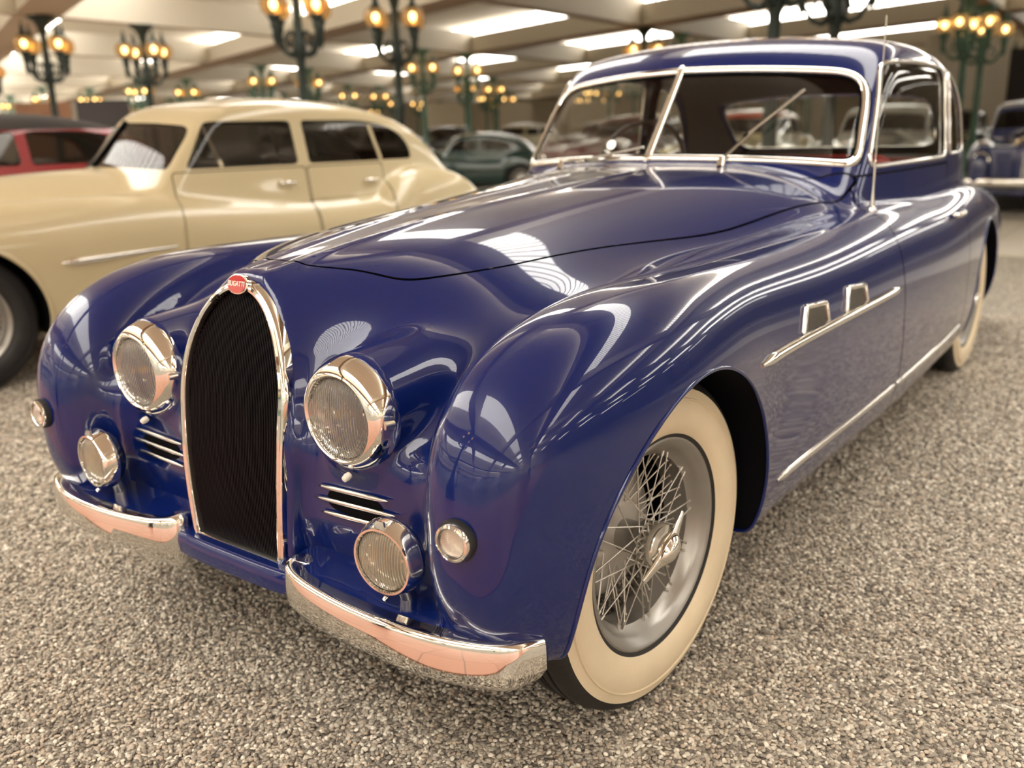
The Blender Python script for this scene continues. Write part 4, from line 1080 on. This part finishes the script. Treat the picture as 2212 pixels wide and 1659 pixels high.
    for yy, sg, nm in ((p['nose']-.06, 1, 'front_bumper'), (tail+.05, -1, 'rear_bumper')):
        P = [(x, yy+sg*.16*(x/.8)**2, .42) for x in np.linspace(-.8, .8, 21)]
        MB().sweep(P, [(.022*math.cos(a), .055*math.sin(a)) for a in [2*PI*i/12 for i in range(12)]], up=(0, 0, 1)).build(nm, M_CHROME, root)
    # grille
    gv = MB()
    for i in range(-7, 8): gv.bar((i*.022, p['nose']+.03, .45), (i*.022, p['nose']+.06, .86-.012*abs(i)), .006, .02, up=(0, 1, 0))
    gv.build('grille_bars', M_CHROME2, root)
    return root, F, (y1, ym, y2)
M_CREAM = mat('cream_lacquer', (.54, .45, .275), .28, 0, .8)
M_GLASSD = glass_mat('interior_shade_glass', (.34, .32, .31), refl=.9)  # dark tint puts the shade of the car interiors into the glass
ccar, CRF, (cy1, cym, cy2) = build_old_car('car', 'cream four-door vintage sedan with dark tyres standing beside the blue car', CREAM, M_CREAM, loc=(-4.01, .45, 0), rz=math.radians(-10), h=.02, detail=True, glassm=M_GLASSD)
def csurf(y, z): return surf_x(y, z, CRF)
for s in (-1, 1):
    P = []; S_ = []
    for t in np.linspace(0, 1, 20): y = .485+.62*t; z = .628+.025*t; P.append((s*(csurf(y, z)+.004), y, z)); S_.append(max(.12, (min(1, t*9))**.5*(1-.80*t)))
    MB().sweep(P, half_round(.055, .026), nrm=[(s, 0, 0)]*20, scale=S_).build('side_spear', M_CHROME, ccar)
    for y, z in ((cym-.14, .955), (cy2-.40, .94)):
        x = csurf(y, z); MB().tube([(s*(x+.003), y-.05, z), (s*(x+.03), y-.04, z), (s*(x+.03), y+.05, z)], .011, 8).build('door_handle', M_CHROME, ccar, auto=False)
    P = [(s*(csurf(y, .36)+.003), y, .36) for y in np.linspace(.50, 2.2, 24)]
    MB().sweep(P, half_round(.03, .012), nrm=[(s, 0, 0)]*24).build('sill_moulding', M_CHROME, ccar)
    # quarter-light bar
    MB().bar((s*(csurf(cy1+.23, 1.065)-.004), cy1+.23, 1.065), (s*(csurf(cy1+.16, 1.32)-.004), cy1+.16, 1.32), .02, .016, up=(s, 0, 0)).build('quarter_light_bar', M_CREAM, ccar)
    MB().bar((s*(csurf(cy2-.28, 1.065)-.004), cy2-.28, 1.065), (s*(csurf(cy2-.34, 1.29)-.004), cy2-.34, 1.29), .024, .016, up=(s, 0, 0)).build('rear_window_bar', M_CREAM, ccar)
MB().bar((0, CREAM['wy']+.9*.015-.006, 1.085), (0, CREAM['wy']+.9*.275-.006, 1.345), .022, .02).build('windshield_divider', M_BLACK, ccar)

def P_(name, **k): d = dict(CREAM); d.update(k); return d
def at_px(px, py, d):
    return Vector(CAM)+(_f*FPX+_r*(px-1106)-_u*(py-829.5))/FPX*d
def place(px, d, rz_deg, roofy=1.7):
    """car standing so that its roof middle lies on the ray through picture column px at depth d"""
    p = at_px(px, 290, d); a = math.radians(rz_deg); return (p.x+math.sin(a)*roofy, p.y-math.cos(a)*roofy, 0), a
def paint(name, c): return mat(name, c, .25, 0, .9)
M_DG = paint('dark_green_lacquer', (.004, .030, .027)); M_CR = paint('crimson_lacquer', (.30, .008, .015)); M_BLK = paint('black_lacquer', (.012, .011, .012)); M_B2 = paint('dark_blue_lacquer', (.018, .028, .10))
M_REDR = paint('orange_red_lacquer', (.50, .07, .03)); M_GREY = paint('grey_lacquer', (.16, .15, .14)); M_CLOTH = mat('black_cloth_top', (.05, .045, .045), .8); M_CR2 = paint('pale_cream_lacquer', (.62, .55, .36)); M_BUR = paint('burgundy_lacquer', (.09, .012, .02)); M_SLV = paint('silver_lacquer', (.38, .37, .35))
def spot(px, y):
    """where the ray through picture column px crosses the line y: the car's front axle stands there"""
    q = at_px(px, 290, 1.0)-Vector(CAM); t = (y-CAM[1])/q.y; return (CAM[0]+q.x*t, y, 0)
def other(label, paint_, px, y, rz_, roof=None, h=.05, scale=1., glassm=None):
    build_old_car('car', label, CREAM, paint_, roof, loc=spot(px, y), rz=math.radians(rz_), h=h, scale=scale, glassm=glassm or M_GLASSD)
def row(label, paint_, x, y, rz_, roof=None, h=.05, scale=1.):
    build_old_car('car', label, CREAM, paint_, roof, loc=(x, y, 0), rz=math.radians(rz_), h=h, scale=scale, glassm=M_GLASSD)
row('crimson car with a black top standing behind the cream sedan', M_CR, -7.0, .2, -10, M_CLOTH, .04)
other('low dark green coupe between the cream sedan and the blue car', M_DG, 870, 12.5, -62, None, .04, .82)
row('dark blue vintage car facing the viewer at the right edge', M_B2, -.15, 12.4, 6, None, .04)
row('silver car seen through the side window of the blue coupe', M_SLV, -2.5, 12.8, 4)
row('cream car with orange-red roof seen through the blue car windscreen', M_CR2, -4.9, 12.7, 4, M_REDR, .04)
row('dark burgundy car seen through the middle of the blue car windscreen', M_BUR, -7.3, 12.8, 0)
row('grey car parked in the third row behind the left part of the blue car windscreen', M_GREY, -10.5, 24.5, -2)
row('black car parked in the third row above the green coupe', M_BLK, -22.4, 24.5, -8, None, .07)
row('silver car in the row across the aisle above the green coupe', M_SLV, -15.4, 13.1, -8)
row('grey car in the row across the aisle behind the cream sedan', M_GREY, -18.5, 13.2, -10)
row('black car parked in the third row behind the rear of the blue coupe', M_BLK, -3.9, 24.6, 2)
row('pale cream car in the third row of the hall', M_CR2, -18.8, 24.6, -6, None, .07)
row('burgundy car in the third row of the hall', M_BUR, -15.2, 24.5, -6, None, .07)

# ================================================================== screens and panels between the rows
def panel(name, label, cat, px0, px1, z0, z1, d, m, th=.12, group=None):
    a = at_px(px0, 290, d); b = at_px(px1, 290, d); v = Vector((b.x-a.x, b.y-a.y, 0)); L = v.length; v.normalize(); n = Vector((-v.y, v.x, 0))
    mb = MB(); V_ = [(a.x+v.x*t+n.x*s, a.y+v.y*t+n.y*s, z) for z in (z0, z1) for s in (0, th) for t in (0, L)]
    mb.add(V_, [(0, 2, 3, 1), (4, 5, 7, 6), (0, 1, 5, 4), (2, 6, 7, 3), (0, 4, 6, 2), (1, 3, 7, 5)]); o = mb.build(name, m)
    o['label'] = label; o['category'] = cat
    if group: o['group'] = group
    return o
panel('partition', 'tall plain beige partition behind the pale green lamp posts', 'partition', 1985, 2165, 0, 3.6, 27, M_WALL)
panel('flat_panel', 'dark panel standing in for a window beside the beige partition', 'panel', 2168, 2260, 0, 3.0, 25, M_DARKW)  # these dark sheets stand in for a dark window and a doorway
panel('flat_panel', 'dark panel standing in for a doorway above the cream sedan windscreen', 'panel', 172, 285, 0, 2.75, 34.5, M_DARKW)
panel('flat_panel', 'orange-brown wooden board at the far left', 'panel', 40, 160, 0, 2.4, 27, M_WOODW)
for i, (p0, p1, c, lb) in enumerate(((920, 1010, M_WALL, 'beige screen at the back left of the green coupe'), (1080, 1150, M_CEIL, 'cream screen at the back right of the green coupe'), (1230, 1330, M_WALL, 'beige screen seen through the blue car windscreen'))):
    panel('partition', lb, 'partition', p0, p1, 0, 2.6, 44+i*2, c)

# ================================================================== loose gravel near the camera
def pebbles(name, pts, size, seed):
    me = bpy.data.meshes.new(name); me.vertices.add(len(pts)); me.vertices.foreach_set('co', np.asarray(pts, np.float32).ravel()); me.update()
    o = link(name, me, M_PEBBLE); o['kind'] = 'stuff'; o['label'] = 'loose pale grey and beige gravel under the cars'; o['category'] = 'gravel'
    g = bpy.data.node_groups.new(name, 'GeometryNodeTree'); g.interface.new_socket('Geometry', in_out='INPUT', socket_type='NodeSocketGeometry'); g.interface.new_socket('Geometry', in_out='OUTPUT', socket_type='NodeSocketGeometry')
    N = g.nodes; L = g.links; gi = N.new('NodeGroupInput'); go = N.new('NodeGroupOutput')
    ico = N.new('GeometryNodeMeshIcoSphere'); ico.inputs['Radius'].default_value = size; ico.inputs['Subdivisions'].default_value = 2
    sm = N.new('GeometryNodeSetShadeSmooth'); mt = N.new('GeometryNodeSetMaterial'); mt.inputs['Material'].default_value = M_PEBBLE
    ins = N.new('GeometryNodeInstanceOnPoints')
    rs = N.new('FunctionNodeRandomValue'); rs.data_type = 'FLOAT_VECTOR'; rs.inputs[0].default_value = (.62, .45, .34); rs.inputs[1].default_value = (1.25, .95, .62); rs.inputs['Seed'].default_value = seed
    rr = N.new('FunctionNodeRandomValue'); rr.data_type = 'FLOAT_VECTOR'; rr.inputs[0].default_value = (-.5, -.5, 0); rr.inputs[1].default_value = (.5, .5, 6.28); rr.inputs['Seed'].default_value = seed+3
    L.new(gi.outputs[0], ins.inputs['Points']); L.new(ico.outputs[0], sm.inputs[0]); L.new(sm.outputs[0], mt.inputs[0]); L.new(mt.outputs[0], ins.inputs['Instance'])
    L.new(rs.outputs[0], ins.inputs['Scale']); L.new(rr.outputs[0], ins.inputs['Rotation']); L.new(ins.outputs[0], go.inputs[0])
    md = o.modifiers.new('pebbles', 'NODES'); md.node_group = g
    return o
M_PEBBLE = pebble_mat()
rng = np.random.default_rng(4)
def scatter(rmin, rmax, dens):
    n = int(dens*(2*rmax)**2); p = rng.uniform(-rmax, rmax, (n, 2))+np.array(CAM[:2]); dx = p-np.array(CAM[:2]); r = np.hypot(dx[:, 0], dx[:, 1])
    ang = np.degrees(np.arctan2(dx[:, 0], dx[:, 1])); ok = (r >= rmin) & (r < rmax) & (ang > -80) & (ang < 8) & (p[:, 1] > -1.12)
    return p[ok]
P1 = scatter(.8, 3.0, 17000); P2 = scatter(3.0, 6.5, 6500)
Z1 = rng.uniform(-.003, .006, len(P1)); Z2 = rng.uniform(-.002, .006, len(P2))
pebbles('gravel', np.column_stack([P1, Z1]), .0062, 1); pebbles('gravel', np.column_stack([P2, Z2]), .0078, 2)
print('pebbles', len(P1), len(P2))
